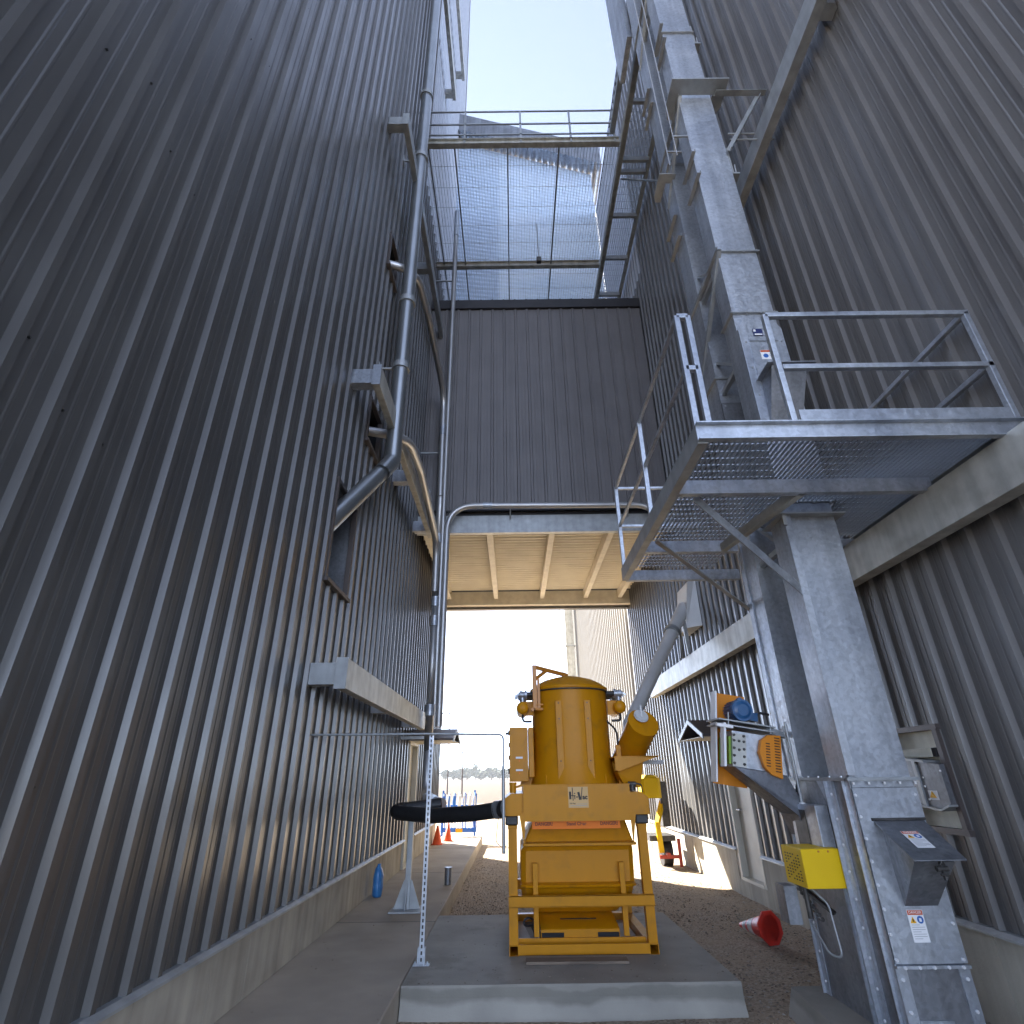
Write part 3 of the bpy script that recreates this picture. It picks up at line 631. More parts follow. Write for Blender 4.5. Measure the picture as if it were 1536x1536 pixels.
for xa in (-.1, 1.235):
    for yy in (6.45, 7.72): q = MB(); q.box(xa, xa+.13, yy, yy+.13, 1.301, 1.389); q.build('vibration_pad', M_BLK, MC, bevel=.012)
# main housing
q = MB(); q.loft([[(-.112, 6.37, 1.39), (1.372, 6.37, 1.39), (1.372, 7.86, 1.39), (-.112, 7.86, 1.39)], [(-.112, 6.37, 1.545), (1.372, 6.37, 1.545), (1.372, 7.86, 1.545), (-.112, 7.86, 1.545)],
                  [(-.04, 6.37, 1.592), (1.30, 6.37, 1.592), (1.30, 7.86, 1.592), (-.04, 7.86, 1.592)]])
q.box(.09, 1.175, 6.36, 7.85, 1.345, 1.655); q.build('housing', M_ORG, MC, bevel=.004)
q = MB(); q.box(.085, 1.18, 6.335, 6.358, 1.34, 1.665); q.box(.08, 1.186, 6.33, 6.42, 1.662, 1.672)
q.prism([(.085, 1.42), (.04, 1.42), (.088, 1.12), (.10, 1.34)], 'y', 6.345, 6.355); q.prism([(1.18, 1.42), (1.225, 1.42), (1.172, 1.12), (1.165, 1.34)], 'y', 6.345, 6.355); q.build('front_panel', M_ORG, MC)
lab = boxo('nameplate', mat('nameplate_tan', (.60, .37, .13), .45), MC, .545, .750, 6.332, 6.335, 1.458, 1.648)
FM = lambda x, y, z: Matrix.Translation((x, y, z)) @ Matrix.Rotation(R(90), 4, 'X')
q = MB()
Y_ = (6.3300, 6.3322)
def st(x0, z0, x1, z1, w): q.bar((x0, 6.331, z0), (x1, 6.331, z1), w, .002, up=(0, 1, 0))
st(.566, 1.535, .566, 1.605, .020); st(.594, 1.522, .590, 1.642, .008); st(.575, 1.568, .62, 1.566, .007); st(.612, 1.535, .612, 1.572, .009); st(.625, 1.555, .645, 1.555, .010)
st(.650, 1.600, .668, 1.530, .024); st(.676, 1.528, .692, 1.642, .008)
q.build('logo_mark', M_INK, lab)
text('logo_letters', 'ac', .06, FM(.716, 6.331, 1.553), M_INK, lab, .0025)
q = MB(); q.cyl((.612, 6.332, 1.588), (.612, 6.330, 1.588), .006, n=10); q.build('logo_dot', M_INK, lab)
text('address_line', 'Hi-Vac', .022, FM(.588, 6.331, 1.497), M_INK, lab, .0004)
q = MB(); q.box(.56, .735, 6.3305, 6.332, 1.474, 1.478); q.box(.625, .735, 6.3305, 6.332, 1.490, 1.493); q.build('fine_print', M_INKF, lab)
dz = boxo('danger_strip', M_ORL, MC, .17, 1.065, 6.40, 6.404, 1.268, 1.338)
for s_, x in (('DANGER!', .29), ('Stand Clear', .62), ('DANGER!', .95)): text('warning_words', s_, .042, FM(x, 6.398, 1.312), M_INKR, dz, .0012)
# collection hopper
def rect(x0, x1, y0, y1, z, c=.0): return [(x0+c, y0, z), (x1-c, y0, z), (x1, y0+c, z), (x1, y1-c, z), (x1-c, y1, z), (x0+c, y1, z), (x0, y1-c, z), (x0, y0+c, z)]
q = MB(); q.loft([rect(.20, 1.03, 6.85, 7.55, .50, .02), rect(.06, 1.17, 6.66, 7.72, .66, .05), rect(.05, 1.185, 6.60, 7.75, .74, .05), rect(.05, 1.20, 6.53, 7.75, .755, .05), rect(.05, 1.20, 6.52, 7.75, .775, .05), rect(.05, 1.20, 6.60, 7.75, .79, .05), rect(.055, 1.21, 6.60, 7.75, 1.06, .05),
                  rect(.085, 1.20, 6.58, 7.72, 1.10, .04), rect(.075, 1.225, 6.47, 7.78, 1.115, .02), rect(.075, 1.225, 6.47, 7.78, 1.135, .02), rect(.09, 1.21, 6.575, 7.72, 1.145, .02), rect(.19, 1.14, 6.545, 7.6, 1.34, .02)]); q.build('hopper', M_ORG, MC)
for xa in (.168, 1.036): q = MB(); q.box(xa, xa+.05, 6.52, 6.57, .36, .962); q.build('upright', M_ORG, MC, bevel=.003)
q = MB(); q.loft([[(.235, 6.60, .338), (1.005, 6.60, .338), (1.005, 7.6, .338), (.235, 7.6, .338)], [(.235, 6.60, .40), (1.005, 6.60, .40), (1.005, 7.6, .40), (.235, 7.6, .40)], [(.235, 6.62, .41), (1.005, 6.62, .41), (1.0, 7.6, .42), (.24, 7.6, .42)], [(.22, 6.95, .505), (.98, 6.95, .505), (.98, 7.5, .505), (.22, 7.5, .505)]])
q.build('discharge_base', M_ORG, MC, bevel=.003)
q = MB(); q.box(.245, .46, 6.590, 6.598, .342, .378); q.box(.79, .995, 6.590, 6.598, .342, .378); q.box(.44, .80, 6.76, 6.78, .452, .458); q.build('fork_pocket', M_DARK, MC)
q = MB(); q.tube([(.12+.05*math.cos(a*.5), 6.62+.02*math.sin(a*.9), .46+.032*math.sin(a*.5)) for a in range(26)], .009, 8); q.tube(arc_path([(.15, 6.62, .43), (.2, 6.63, .33), (.19, 6.7, .26)], .06), .012, 8)
q.box(.165, .215, 6.58, 6.62, .34, .47); q.build('cable_coil', M_BLK, MC)
# tank
q = MB(); r_ = .455
q.lathe((cx, cy, 0), [(r_+.055, 1.655), (r_+.03, 1.75), (r_+.008, 1.88), (r_, 1.98), (r_, 2.68)], 72); q.build('tank', M_ORG, MC)
q = MB(); q.lathe((cx, cy, 0), [(r_+.004, 2.672), (r_+.022, 2.68), (r_+.022, 2.712), (r_+.006, 2.722), (r_-.05, 2.765), (r_-.15, 2.815), (r_-.28, 2.85), (.1, 2.866), (.0001, 2.87)], 72); q.build('lid', M_ORG, MC)
q = MB(); q.lathe((cx, cy, 0), [(r_+.002, 2.664), (r_+.023, 2.664), (r_+.023, 2.679), (r_+.002, 2.679)], 72); q.build('lid_seal', M_GRIM, MC)
for xo in (-.165, .165):
    yo = cy-math.sqrt(r_**2-xo**2)
    q = MB(); q.bar((cx+xo, yo-.012, 1.67), (cx+xo, yo-.012, 2.535), .072, .03, up=(0, 1, 0)); q.build('stiffener', M_ORG, MC, bevel=.003)
    bolto([(cx+xo, yo-.027, z) for z in (1.70, 1.90, 2.34, 2.51)], (0, -1, 0), M_GRIM, MC, .008, .004)
for s_ in (-1, 1):
    for xo, top in ((.33, 1.86), (.455, 1.80)):
        q = MB(); yo = cy-math.sqrt(max(r_**2-xo**2, .0)); q.prism([(yo-.10, 1.66), (yo+.02, 1.66), (yo+.02, top)], 'x', cx+s_*xo-.005, cx+s_*xo+.005) if xo < .4 else q.prism([(cx+s_*.44, 1.66), (cx+s_*.62, 1.66), (cx+s_*.60, 1.72), (cx+s_*.45, 1.90)][::s_], 'y', cy-.12, cy-.11)
        q.build('skirt_gusset', M_ORG, MC)
# jib
q = MB(); q.box(.225, .275, 6.72, 6.77, 2.46, 2.95); q.build('jib_post', M_ORG2, MC, bevel=.003)
q = MB(); q.bar((.25, 6.745, 2.93), (.67, 7.10, 2.885), .045, .04); q.bar((.26, 6.75, 2.79), (.40, 6.87, 2.905), .035, .035); q.build('jib_arm', M_ORG2, MC)
q = MB(); q.box(.28, .31, 6.72, 6.77, 2.44, 2.79); q.cyl((.25, 6.73, 2.45), (.34, 6.73, 2.45), .018, n=10); q.cyl((.25, 6.73, 2.50), (.34, 6.73, 2.50), .012, n=10); q.cyl((.22, 6.73, 2.45), (.22, 6.80, 2.45), .02, n=10); q.build('jib_hinge', M_ORG2, MC)
# pulse valves, both sides
for s_ in (-1, 1):
    x0 = cx+s_*.575
    q = MB(); q.cyl((x0, 6.86, 2.48), (x0, 7.32, 2.48), .072, n=22); q.ball((x0, 6.86, 2.48), .072, 20, (1, .6, 1)); q.box(min(x0, cx+s_*.44), max(x0, cx+s_*.44), 6.93, 6.98, 2.40, 2.56); q.build('air_header', M_ORG, MC)
    for yy in (6.90, 7.06, 7.22):
        q = MB(); q.cyl((cx+s_*.43, yy, 2.635), (x0-s_*.05, yy, 2.635), .03, n=14); q.build('valve_hose', M_BLK, MC)
        q = MB(); q.cyl((x0, yy, 2.55), (x0, yy, 2.61), .026, n=12); q.cyl((x0-s_*.055, yy, 2.635), (x0-s_*.03, yy, 2.635), .052, n=14); q.cyl((x0-s_*.03, yy, 2.635), (x0+s_*.03, yy, 2.635), .036, .048, 14); q.cyl((x0+s_*.03, yy, 2.635), (x0+s_*.05, yy, 2.635), .03, n=12); q.bar((x0+s_*.05, yy, 2.64), (x0+s_*.09, yy, 2.62), .016, .02); q.build('pulse_valve', M_GALV, MC)
    q = MB(); q.tube(arc_path([(x0, 6.9, 2.41), (x0, 6.88, 2.33), (cx+s_*.47, 6.9, 2.33)], .04), .014, 8); q.build('drain_hose', M_BLK, MC)
q = MB(); q.tube(arc_path([(1.10, 6.95, 2.33), (1.19, 6.85, 2.22), (1.19, 6.85, 2.02)], .15), .012, 8); q.build('side_hose', M_BLK, MC)
boxo('side_bracket', M_ORG, MC, 1.155, 1.205, 6.78, 6.84, 1.66, 2.06, bevel=.003)
# control cabinet
q = MB(); q.box(-.055, .155, 6.78, 7.12, 1.70, 2.262); q.box(.163, .222, 6.80, 7.12, 1.74, 2.262); cb = q.build('control_cabinet', M_ORG, MC, bevel=.006)
boxo('cabinet_label', M_WHITE, cb, .016, .094, 6.776, 6.78, 1.932, 1.952); boxo('cabinet_label', M_WHITE, cb, .016, .094, 6.776, 6.78, 1.806, 1.824)
q = MB(); [q.prism([(.046, z), (.066, z), (.056, z-.018)][::-1], 'y', 6.776, 6.78) for z in (1.915, 1.79)]; q.build('cabinet_warning', M_ORL, cb)
q = MB(); [q.box(-.070, -.055, 6.80+.0, 6.86, z, z+.05) for z in (1.78, 1.92, 2.05, 2.18)]; q.cyl((-.06, 6.84, 2.2), (-.10, 6.84, 2.2), .016, n=10); q.build('cable_gland', M_GRIM, cb)
q = MB(); q.cyl((-.02, 6.48, 1.595), (-.02, 6.48, 1.68), .034, n=16); q.cyl((-.02, 6.48, 1.675), (-.02, 6.48, 1.695), .038, n=16); q.bar((.01, 6.48, 1.65), (.09, 6.48, 1.67), .02, .02); q.build('air_vibrator', M_ORG, MC)
q = MB(); q.cyl((1.24, 6.50, 1.60), (1.24, 6.50, 1.66), .032, n=16); q.cyl((1.20, 6.5, 1.665), (1.28, 6.5, 1.665), .025, n=12); q.tube(arc_path([(1.28, 6.48, 1.67), (1.33, 6.46, 1.66), (1.33, 6.44, 1.59)], .03), .008, 8); q.build('valve_cluster', M_GRIM, MC)
# inlet shelf + filter canister
q = MB(); q.prism([(1.09, 1.925), (1.57, 1.932), (1.13, 1.79), (1.09, 1.80)][::-1], 'y', 6.56, 6.572); q.box(1.09, 1.57, 6.56, 7.15, 1.925, 1.937); q.loft([[(1.12, 6.62, 1.78), (1.42, 6.62, 1.92), (1.42, 7.1, 1.92), (1.12, 7.1, 1.78)], [(1.20, 6.66, 1.63), (1.36, 6.66, 1.63), (1.36, 7.05, 1.63), (1.20, 7.05, 1.63)]]); q.build('filter_shelf', M_ORG, MC)
q = MB(); a = Vector((1.435, 6.52, 2.27)); b_ = Vector((1.28, 7.2, 1.82)); q.cyl(a, b_, .165, n=40); d_ = (b_-a).normalized(); q.cyl(a-d_*.006, a+d_*.03, .172, n=40); fc = q.build('filter_canister', M_ORG, MC)
q = MB(); c_ = a-d_*.008+Vector((-.02, -.0, .065)); q.cyl(c_, c_-d_*.02, .072, n=28); q.cyl(c_-d_*.0, c_-d_*.008, .082, n=28); q.bar(c_-d_*.025+Vector((0, -.01, -.05)), c_-d_*.025+Vector((0, .02, .1)), .02, .008); q.build('port_cap', M_DULL, fc)
q = MB(); q.box(1.45, 1.70, 6.9, 6.96, 1.86, 1.90); q.build('shelf_angle', M_STEEL, MC)
q = MB(); q.box(.08, 1.0, 6.17, 6.31, .232, .255)
pk = tag(q.build('plank', M_WOOD, base=(.54, 6.24, .23), bevel=.003), 'weathered wooden plank lying on the pad in front of the amber machine', 'plank')
pk.rotation_euler.z = R(-.8)
for nm, P, lb in (('cardboard_sheet', [(.03, 8.1), (.16, 6.9), (.02, 6.9), (-.02, 8.1)], 'pale sheet lying on the pad under the left side of the amber machine'), ('cardboard_sheet', [(1.24, 8.1), (1.245, 6.95), (1.06, 6.95), (1.16, 8.1)], 'pale sheet lying on the pad under the right side of the amber machine')):
    q = MB(); q.prism(P[::-1], 'z', .234, .242); tag(q.build(nm, M_CARD, base=(*P[0], .234)), lb, 'sheet', 'sheets under the amber machine')

# ---------------------------------------------------------------- spout on the right wall
RS = thing('wall_spout', 'grey round spout slanting down from a silver box on the right wall', 'duct', (3.3, 10.4, 4.2))
q = MB(); q.loft([[(XR-.02, 10.38, 4.30), (XR-.02, 11.28, 4.30), (XR-.02, 11.28, 5.30), (XR-.02, 10.38, 5.30)], [(XR-.30, 10.5, 4.28), (XR-.30, 11.2, 4.28), (XR-.16, 11.2, 5.2), (XR-.16, 10.5, 5.2)]]); q.build('outlet_box', M_DULL, RS)
q = MB(); q.cyl((3.42, 10.75, 4.75), (1.80, 8.8, 2.55), .125, .098, 28); q.build('spout_pipe', M_DULL, RS)
q = MB(); q.cyl((2.98, 10.22, 4.17), (2.93, 10.16, 4.10), .140, n=28); q.build('flange', M_STEEL, RS)
q = MB(); q.tube([(1.80, 8.8, 2.55), (1.72, 8.75, 2.45), (1.70, 8.75, 1.9)], .098, 24); q.build('lower_elbow', M_DULL, RS)
q = MB(); q.bar((3.36, 10.6, 3.8), (3.30, 10.5, 4.42), .07, .05); q.bar((3.30, 10.95, 3.8), (3.25, 10.6, 4.4), .05, .04); q.build('support_post', M_STEEL, RS)

# ---------------------------------------------------------------- bucket elevator
EL = thing('bucket_elevator', 'twin trunk galvanised bucket elevator rising beside the right wall from its boot', 'elevator leg', (2.64, 4.95, .2))
x0, x1 = 2.42, 2.87
q = MB(); q.box(x0, x1, 4.445, 5.50, .20, 1.69); q.build('boot_casing', M_GALVD, EL)
q = MB(); q.box(x0-.012, x1+.012, 4.428, 4.444, .64, 1.645); q.box(x0-.012, x1+.012, 4.405, 4.444, .618, .634); q.box(x0+.0, x1, 4.424, 4.444, 1.65, 1.692); q.build('boot_front_plate', M_GALV, EL)
q = MB(); q.box(x0-.012, x0+.06, 4.43, 4.444, .2, .617); q.box(x1-.06, x1+.012, 4.43, 4.444, .2, .617); q.box(x0+.06, x1-.06, 4.43, 4.444, .2, .30); q.build('boot_lower_frame', M_GALV, EL)
q = MB(); q.box(x0+.06, x1-.06, 4.436, 4.444, .30, .617); q.build('clean_out_panel', M_GALVD, EL)
q = MB(); q.box(x0+.062, x0+.27, 4.425, 4.436, .30, .36); q.build('clean_out_handle', M_GALV, EL)
for yy, w_ in ((4.428, .075), (4.76, .07), (5.43, .08)):
    z1 = 1.69 if yy != 4.76 else 1.0
    q = MB(); q.box(x0-.010, x0-.002, yy, yy+w_, .2, z1); q.box(x0-.03, x0-.002, yy+w_-.008, yy+w_, .2, z1); q.build('corner_angle', M_GALV, EL)
q = MB(); q.box(x0-.02, x0-.001, 4.66, 4.73, .2, 1.69); q.box(x0-.05, x0-.001, 4.722, 4.73, .2, 1.69); q.prism([(4.73, 1.69), (4.73, 1.42), (4.90, 1.69)], 'x', x0-.012, x0-.004); q.prism([(5.43, 1.69), (5.43, 1.45), (5.25, 1.69)][::-1], 'x', x0-.012, x0-.004); q.build('side_frame', M_GALV, EL)
q = MB(); q.box(x0-.035, x0, 4.42, 5.53, 1.692, 1.704); q.box(x0-.035, x1+.035, 4.39, 4.445, 1.692, 1.704); q.box(x0-.03, x1+.03, 4.40, 5.54, 1.704, 1.714); q.build('boot_flange', M_STEEL, EL)
# take-up box and rod
q = MB(); q.box(x0-.10, x0-.002, 4.84, 5.28, 1.15, 1.52); q.build('takeup_housing', M_GALV, EL, bevel=.003)
q = MB(); q.box(x0-.104, x0-.10, 5.02, 5.22, 1.15, 1.48); q.build('takeup_slot', M_GRIM, EL)
q = MB(); q.cyl((x0-.07, 5.10, 1.50), (x0-.07, 5.10, 2.15), .011, n=10); q.cyl((x0-.07, 5.15, 1.70), (x0-.07, 5.15, 2.12), .008, n=8); q.build('takeup_rod', M_STEEL, EL)
q = MB(); q.cyl((x0-.07, 5.10, 1.49), (x0-.07, 5.10, 1.53), .024, n=12); q.build('rod_cap', M_WHITE, EL)
# bolts
bolto(lin((x0+.012, 4.428, .66), (x0+.012, 4.428, 1.6), 8), (0, -1, 0), M_GALV, EL); bolto(lin((x1-.012, 4.428, .66), (x1-.012, 4.428, 1.6), 6), (0, -1, 0), M_GALV, EL)
bolto(lin((x0+.02, 4.43, .24), (x0+.02, 4.43, .56), 3), (0, -1, 0), M_GALV, EL); bolto(lin((x1-.02, 4.43, .24), (x1-.02, 4.43, .56), 3), (0, -1, 0), M_GALV, EL)
bolto(lin((x0+.04, 4.405, .626), (x1-.04, 4.405, .626), 5), (0, -1, 0), M_GALV, EL); bolto(lin((x0+.0, 4.39, 1.685), (x1-.0, 4.40, 1.685), 5), (0, 0, -1), M_GALV, EL, .009, .018)
bolto(lin((x0-.02, 4.69, .28), (x0-.02, 4.69, 1.6), 9), (-1, 0, 0), M_GALV, EL, .010); bolto(lin((x0-.010, 5.47, .28), (x0-.010, 5.47, 1.6), 8), (-1, 0, 0), M_GALV, EL, .010); bolto(lin((x0-.010, 4.79, .3), (x0-.010, 4.79, .9), 4), (-1, 0, 0), M_GALV, EL, .010)
bolto(lin((x0-.02, 4.5, 1.714), (x0-.02, 5.5, 1.714), 7), (0, 0, 1), M_GALV, EL, .009, .012)
# inlet hopper
q = MB()
lo, hi = .945, 1.435
q.loft([[(2.575, 4.428, lo), (2.795, 4.428, lo), (2.795, 4.427, lo+.001), (2.575, 4.427, lo+.001)],
        [(2.56, 4.428, 1.25), (2.83, 4.428, 1.25), (2.76, 4.075, 1.235), (2.50, 4.075, 1.235)],
        [(2.555, 4.428, hi-.015), (2.845, 4.428, hi-.015), (2.845, 4.424, hi-.016), (2.555, 4.424, hi-.016)]], cap=False)
hp = q.build('inlet_hopper', M_GALVD, EL)
q = MB(); q.loft([[(2.515, 4.44, hi+.005), (2.868, 4.44, hi+.005), (2.868, 4.44, hi+.011), (2.515, 4.44, hi+.011)], [(2.475, 4.03, 1.245), (2.805, 4.03, 1.245), (2.805, 4.03, 1.251), (2.475, 4.03, 1.251)]]); ld = q.build('hopper_lid', M_GALVD, EL)
q = MB(); q.cyl((2.50, 4.43, hi+.012), (2.88, 4.43, hi+.012), .010, n=10); q.build('hinge', M_GRIM, ld)
q = MB(); q.bar((2.655, 4.07, 1.26), (2.655, 4.055, 1.14), .02, .012, up=(1, 0, 0)); q.cyl((2.62, 4.062, 1.20), (2.69, 4.062, 1.20), .016, n=10); q.tube([(2.64, 4.05, 1.22), (2.655, 4.035, 1.25), (2.67, 4.05, 1.22)], .005, 6); q.cyl((2.63, 4.05, 1.17), (2.68, 4.05, 1.17), .007, n=8); q.build('latch', M_GRIM, EL)
def sticker(parent, o, ux, uz, w, h, style, nm='warning_label'):
    """flat sticker: o top-left corner, ux right unit, uz down unit"""
    o, ux, uz = Vector(o), Vector(ux).normalized(), Vector(uz).normalized(); nrm = uz.cross(ux).normalized()
    if nrm.y > 0 or (abs(nrm.y) < .1 and nrm.x > 0): nrm = -nrm
    def patch(a0, a1, b0, b1, k, m, name_, par):
        q = MB(); P = [o+ux*a0+uz*b0, o+ux*a1+uz*b0, o+ux*a1+uz*b1, o+ux*a0+uz*b1]; q.loft([[p+nrm*.0004*k for p in P], [p+nrm*(.0004*k+.0006) for p in P]])
        return q.build(name_, m, par)
    s0 = patch(0, w, 0, h, 1, M_WHITE if style != 'navy' else M_NAVY, nm, parent)
    if style in ('danger', 'short'):
        patch(.003, w-.003, .003, h*(.16 if style == 'danger' else .22), 3, M_REDL, 'header_band', s0)
    if style == 'danger':
        if True:
            q = MB(); c = o+ux*w*.27+uz*h*.30; e = w*.19; q.loft([[c+ux*-e+uz*e+nrm*.0012, c+ux*e+uz*e+nrm*.0012, c-uz*e*.8+nrm*.0012], [c+ux*-e+uz*e+nrm*.002, c+ux*e+uz*e+nrm*.002, c-uz*e*.8+nrm*.002]]); q.build('hazard_triangle', M_YELL, s0)
            q = MB(); q.bar(c+nrm*.0022-uz*e*.2, c+nrm*.0022+uz*e*.6, w*.07, .0006, up=nrm); q.build('hazard_glyph', M_INK, s0)
            q = MB(); c = o+ux*w*.73+uz*h*.31; q.cyl(c+nrm*.001, c+nrm*.002, w*.20, n=18); q.build('mandatory_disc', M_BLUL, s0)
            q = MB(); q.bar(c+nrm*.0022-uz*w*.08, c+nrm*.0022+uz*w*.1, w*.14, .0006, up=nrm); q.build('glove_glyph', M_WHITE, s0)
        for k in range(7): patch(w*.1, w*(.9 if k % 3 else .6), h*(.46+.07*k), h*(.475+.07*k), 3, M_INKF, 'print_line', s0)
        M_ = Matrix((( ux.x, -uz.x, nrm.x, 0), (ux.y, -uz.y, nrm.y, 0), (ux.z, -uz.z, nrm.z, 0), (0, 0, 0, 1)))
        text('danger_word', 'DANGER', w*.2, Matrix.Translation(o+ux*w*.5+uz*h*.085+nrm*.0024) @ M_, M_WHITE, s0)
    if style == 'short':
        q = MB(); c = o+ux*w*.28+uz*h*.62; q.cyl(c+nrm*.001, c+nrm*.002, h*.22, n=18); q.build('mandatory_disc', M_BLUL, s0)
        for k in range(3): patch(w*.5, w*.95, h*(.45+.15*k), h*(.49+.15*k), 3, M_INKF, 'print_line', s0)
    if style == 'navy':
        patch(w*.06, w*.3, h*.1, h*.45, 3, M_WHITE, 'logo_patch', s0); patch(w*.1, w*.9, h*.75, h*.95, 3, M_WHITE, 'logo_arc', s0)
    if style == 'flag':
        patch(w*.05, w*.45, h*.05, h*.45, 3, M_BLUL, 'flag_canton', s0)
        for k in range(4): patch(w*(.48 if k < 2 else .05), w*.95, h*(.08+.2*k), h*(.18+.2*k), 3, M_REDL, 'flag_stripe', s0)
    return s0
sticker(EL, (2.573, 4.426, .925), (1, 0, 0), (0, 0, -1), .105, .175, 'danger')
lidd = Vector((-.04, -.41, -.19)).normalized(); sticker(EL, Vector((2.60, 4.30, 1.384)), (1, 0, 0), lidd, .115, .19, 'danger')
sticker(EL, (x0-.0015, 4.545, 1.48), (0, -1, 0), (0, 0, -1), .075, .13, 'flag', 'flag_label')
sticker(EL, (x0-.0015, 4.525, 1.33), (0, -1, 0), (0, 0, -1), .055, .10, 'navy', 'maker_label')
sticker(EL, (x0-.003, 5.34, 1.60), (0, -1, 0), (0, 0, -1), .05, .05, 'short', 'small_label')
# belt guard
q = MB(); q.box(2.10, 2.385, 4.745, 4.757, .995, 1.24); q.box(2.10, 2.112, 4.757, 5.08, .995, 1.24); q.box(2.112, 2.385, 4.757, 5.08, 1.232, 1.242); q.box(2.112, 2.385, 4.757, 5.08, .993, 1.003); gd = q.build('belt_guard', M_YEL, EL, bevel=.003)
q = MB()
for i in range(6):
    for j in range(9):
        if (i+j) % 5 == 4: continue
        q.box(2.097, 2.0995, 4.80+i*.042, 4.817+i*.042, 1.03+j*.02, 1.038+j*.02)
q.build('vent_slots', M_DARK, gd)
bolto([(2.23, 4.745, 1.225), (2.30, 4.745, 1.225)], (0, -1, 0), M_ORG2, gd, .008, .006)
q = MB(); q.bar((2.20, 5.2, .985), (2.37, 5.0, .80), .05, .02); q.cyl((2.24, 5.12, .95), (2.24, 5.12, .75), .02, n=10)
for k in range(8): q.cyl((2.22+.018*k, 5.16, .93-.028*k), (2.22+.018*k, 5.19, .93-.028*k), .016, n=8)
q.build('drive_chain', M_GRIM, EL)
q = MB(); q.box(2.10, 2.20, 5.18, 5.34, .70, .95); q.build('bearing_bracket', M_GALVD, EL)
q = MB(); q.tube(arc_path([(2.24, 5.05, .97), (2.33, 4.98, .86), (2.33, 4.93, .55), (2.27, 5.0, .56), (2.25, 5.15, .72)], .08), .008, 8); q.build('loose_cable', M_STEEL, EL)
# trunks
ZTOP = 24
for yy0, yy1 in ((4.44, 4.70), (5.14, 5.47)):
    q = MB(); q.box(x0, x1, yy0, yy1, 1.714, ZTOP); q.build('trunk', M_GALV, EL)
q = MB(); q.box(x0-.012, x0-.002, 4.42, 4.49, 1.72, 3.93); q.box(x0-.012, x0+.055, 4.42, 4.43, 1.72, 3.93); q.box(x0-.012, x0-.002, 5.40, 5.48, 1.72, 3.93); q.box(x0-.012, x0+.04, 5.13, 5.138, 1.72, 3.93); q.build('trunk_angle', M_GALV, EL)
for z in (1.86, 3.94, 6.22, 7.17, 12.0):
    q = MB(); q.box(x0-.03, x1+.03, 4.41, 4.73, z, z+.014); bolts(q, lin((x0, 4.425, z-.01), (x1, 4.425, z-.01), 4), (0, 0, 1), .009, .04); q.build('trunk_flange', M_STEEL, EL) if z != 1.86 else None
for z in (5.9, 9.9):
    q = MB(); q.box(x0-.03, x1+.03, 5.11, 5.50, z, z+.014); q.build('trunk_flange', M_STEEL, EL)
# inspection sections at the platform
q = MB(); q.prism([(2.42, 4.0), (2.88, 4.0), (2.88, 5.98), (2.80, 6.14), (2.50, 6.14), (2.42, 5.98)], 'y', 4.405, 4.44); q.build('inspection_section', M_GALV, EL, bevel=.004)
q = MB(); q.box(2.50, 2.80, 4.397, 4.405, 4.05, 5.82); q.box(2.50, 2.80, 4.385, 4.40, 5.80, 5.83); q.build('inspection_door', M_GALV, EL)
q = MB(); bolto(lin((2.47, 4.405, 4.1), (2.47, 4.405, 5.8), 6)+lin((2.84, 4.405, 4.1), (2.84, 4.405, 5.8), 6), (0, -1, 0), M_STEEL, EL, .011); q.cyl((2.60, 4.385, 5.43), (2.72, 4.385, 5.43), .012, n=8); q.box(2.58, 2.62, 4.37, 4.397, 5.40, 5.46); q.box(2.70, 2.74, 4.37, 4.397, 5.40, 5.46); q.build('door_handle', M_STEEL, EL)
q = MB(); q.loft([[(2.50, 4.40, 4.75), (2.80, 4.40, 4.75), (2.80, 4.396, 4.74), (2.50, 4.396, 4.74)], [(2.52, 4.40, 5.3), (2.86, 4.40, 5.3), (2.86, 4.16, 5.28), (2.52, 4.16, 5.28)]], cap=False); q.build('sample_chute', M_GALVD, EL)
q = MB(); q.box(2.47, 2.93, 4.12, 4.40, 5.285, 5.295); q.build('chute_lid', M_GALV, EL)
sticker(EL, (2.565, 4.396, 5.97), (1, 0, 0), (0, 0, -1), .10, .09, 'navy', 'maker_label')
sticker(EL, (2.585, 4.396, 5.68), (1, 0, 0), (0, 0, -1), .17, .12, 'short')
q = MB(); q.box(2.41, 2.72, 5.105, 5.14, 4.0, 5.55); q.build('rear_inspection_door', M_GALVD, EL)
q = MB(); bolto(lin((2.44, 5.105, 4.15), (2.44, 5.105, 5.5), 4), (0, -1, 0), M_STEEL, EL, .012); q.bar((2.44, 5.10, 5.2), (2.62, 5.10, 5.2), .02, .02); q.build('door_handle', M_STEEL, EL)
# cleats on the trunks
for yc in (4.31, 5.19):
    for z in (8.47, 8.90, 11.66, 12.06):
        q = MB(); q.angle((x0-.006, yc+.02, z), (x0-.006, yc+.46, z), .05, .05, .006, fx=-1); q.build('cleat', M_STEEL, EL)
for z in (8.9, 12.0):
    q = MB(); q.box(x1+.002, x1+.03, 4.45, 4.50, z-.25, z+.25); q.box(x1+.002, x1+.09, 4.43, 4.60, z-.3, z-.27); q.tube([(x1+.05, 4.45, z-.28), (x1+.06, 4.45, z-.1)], .01, 6); q.build('slide_rail', M_STEEL, EL)
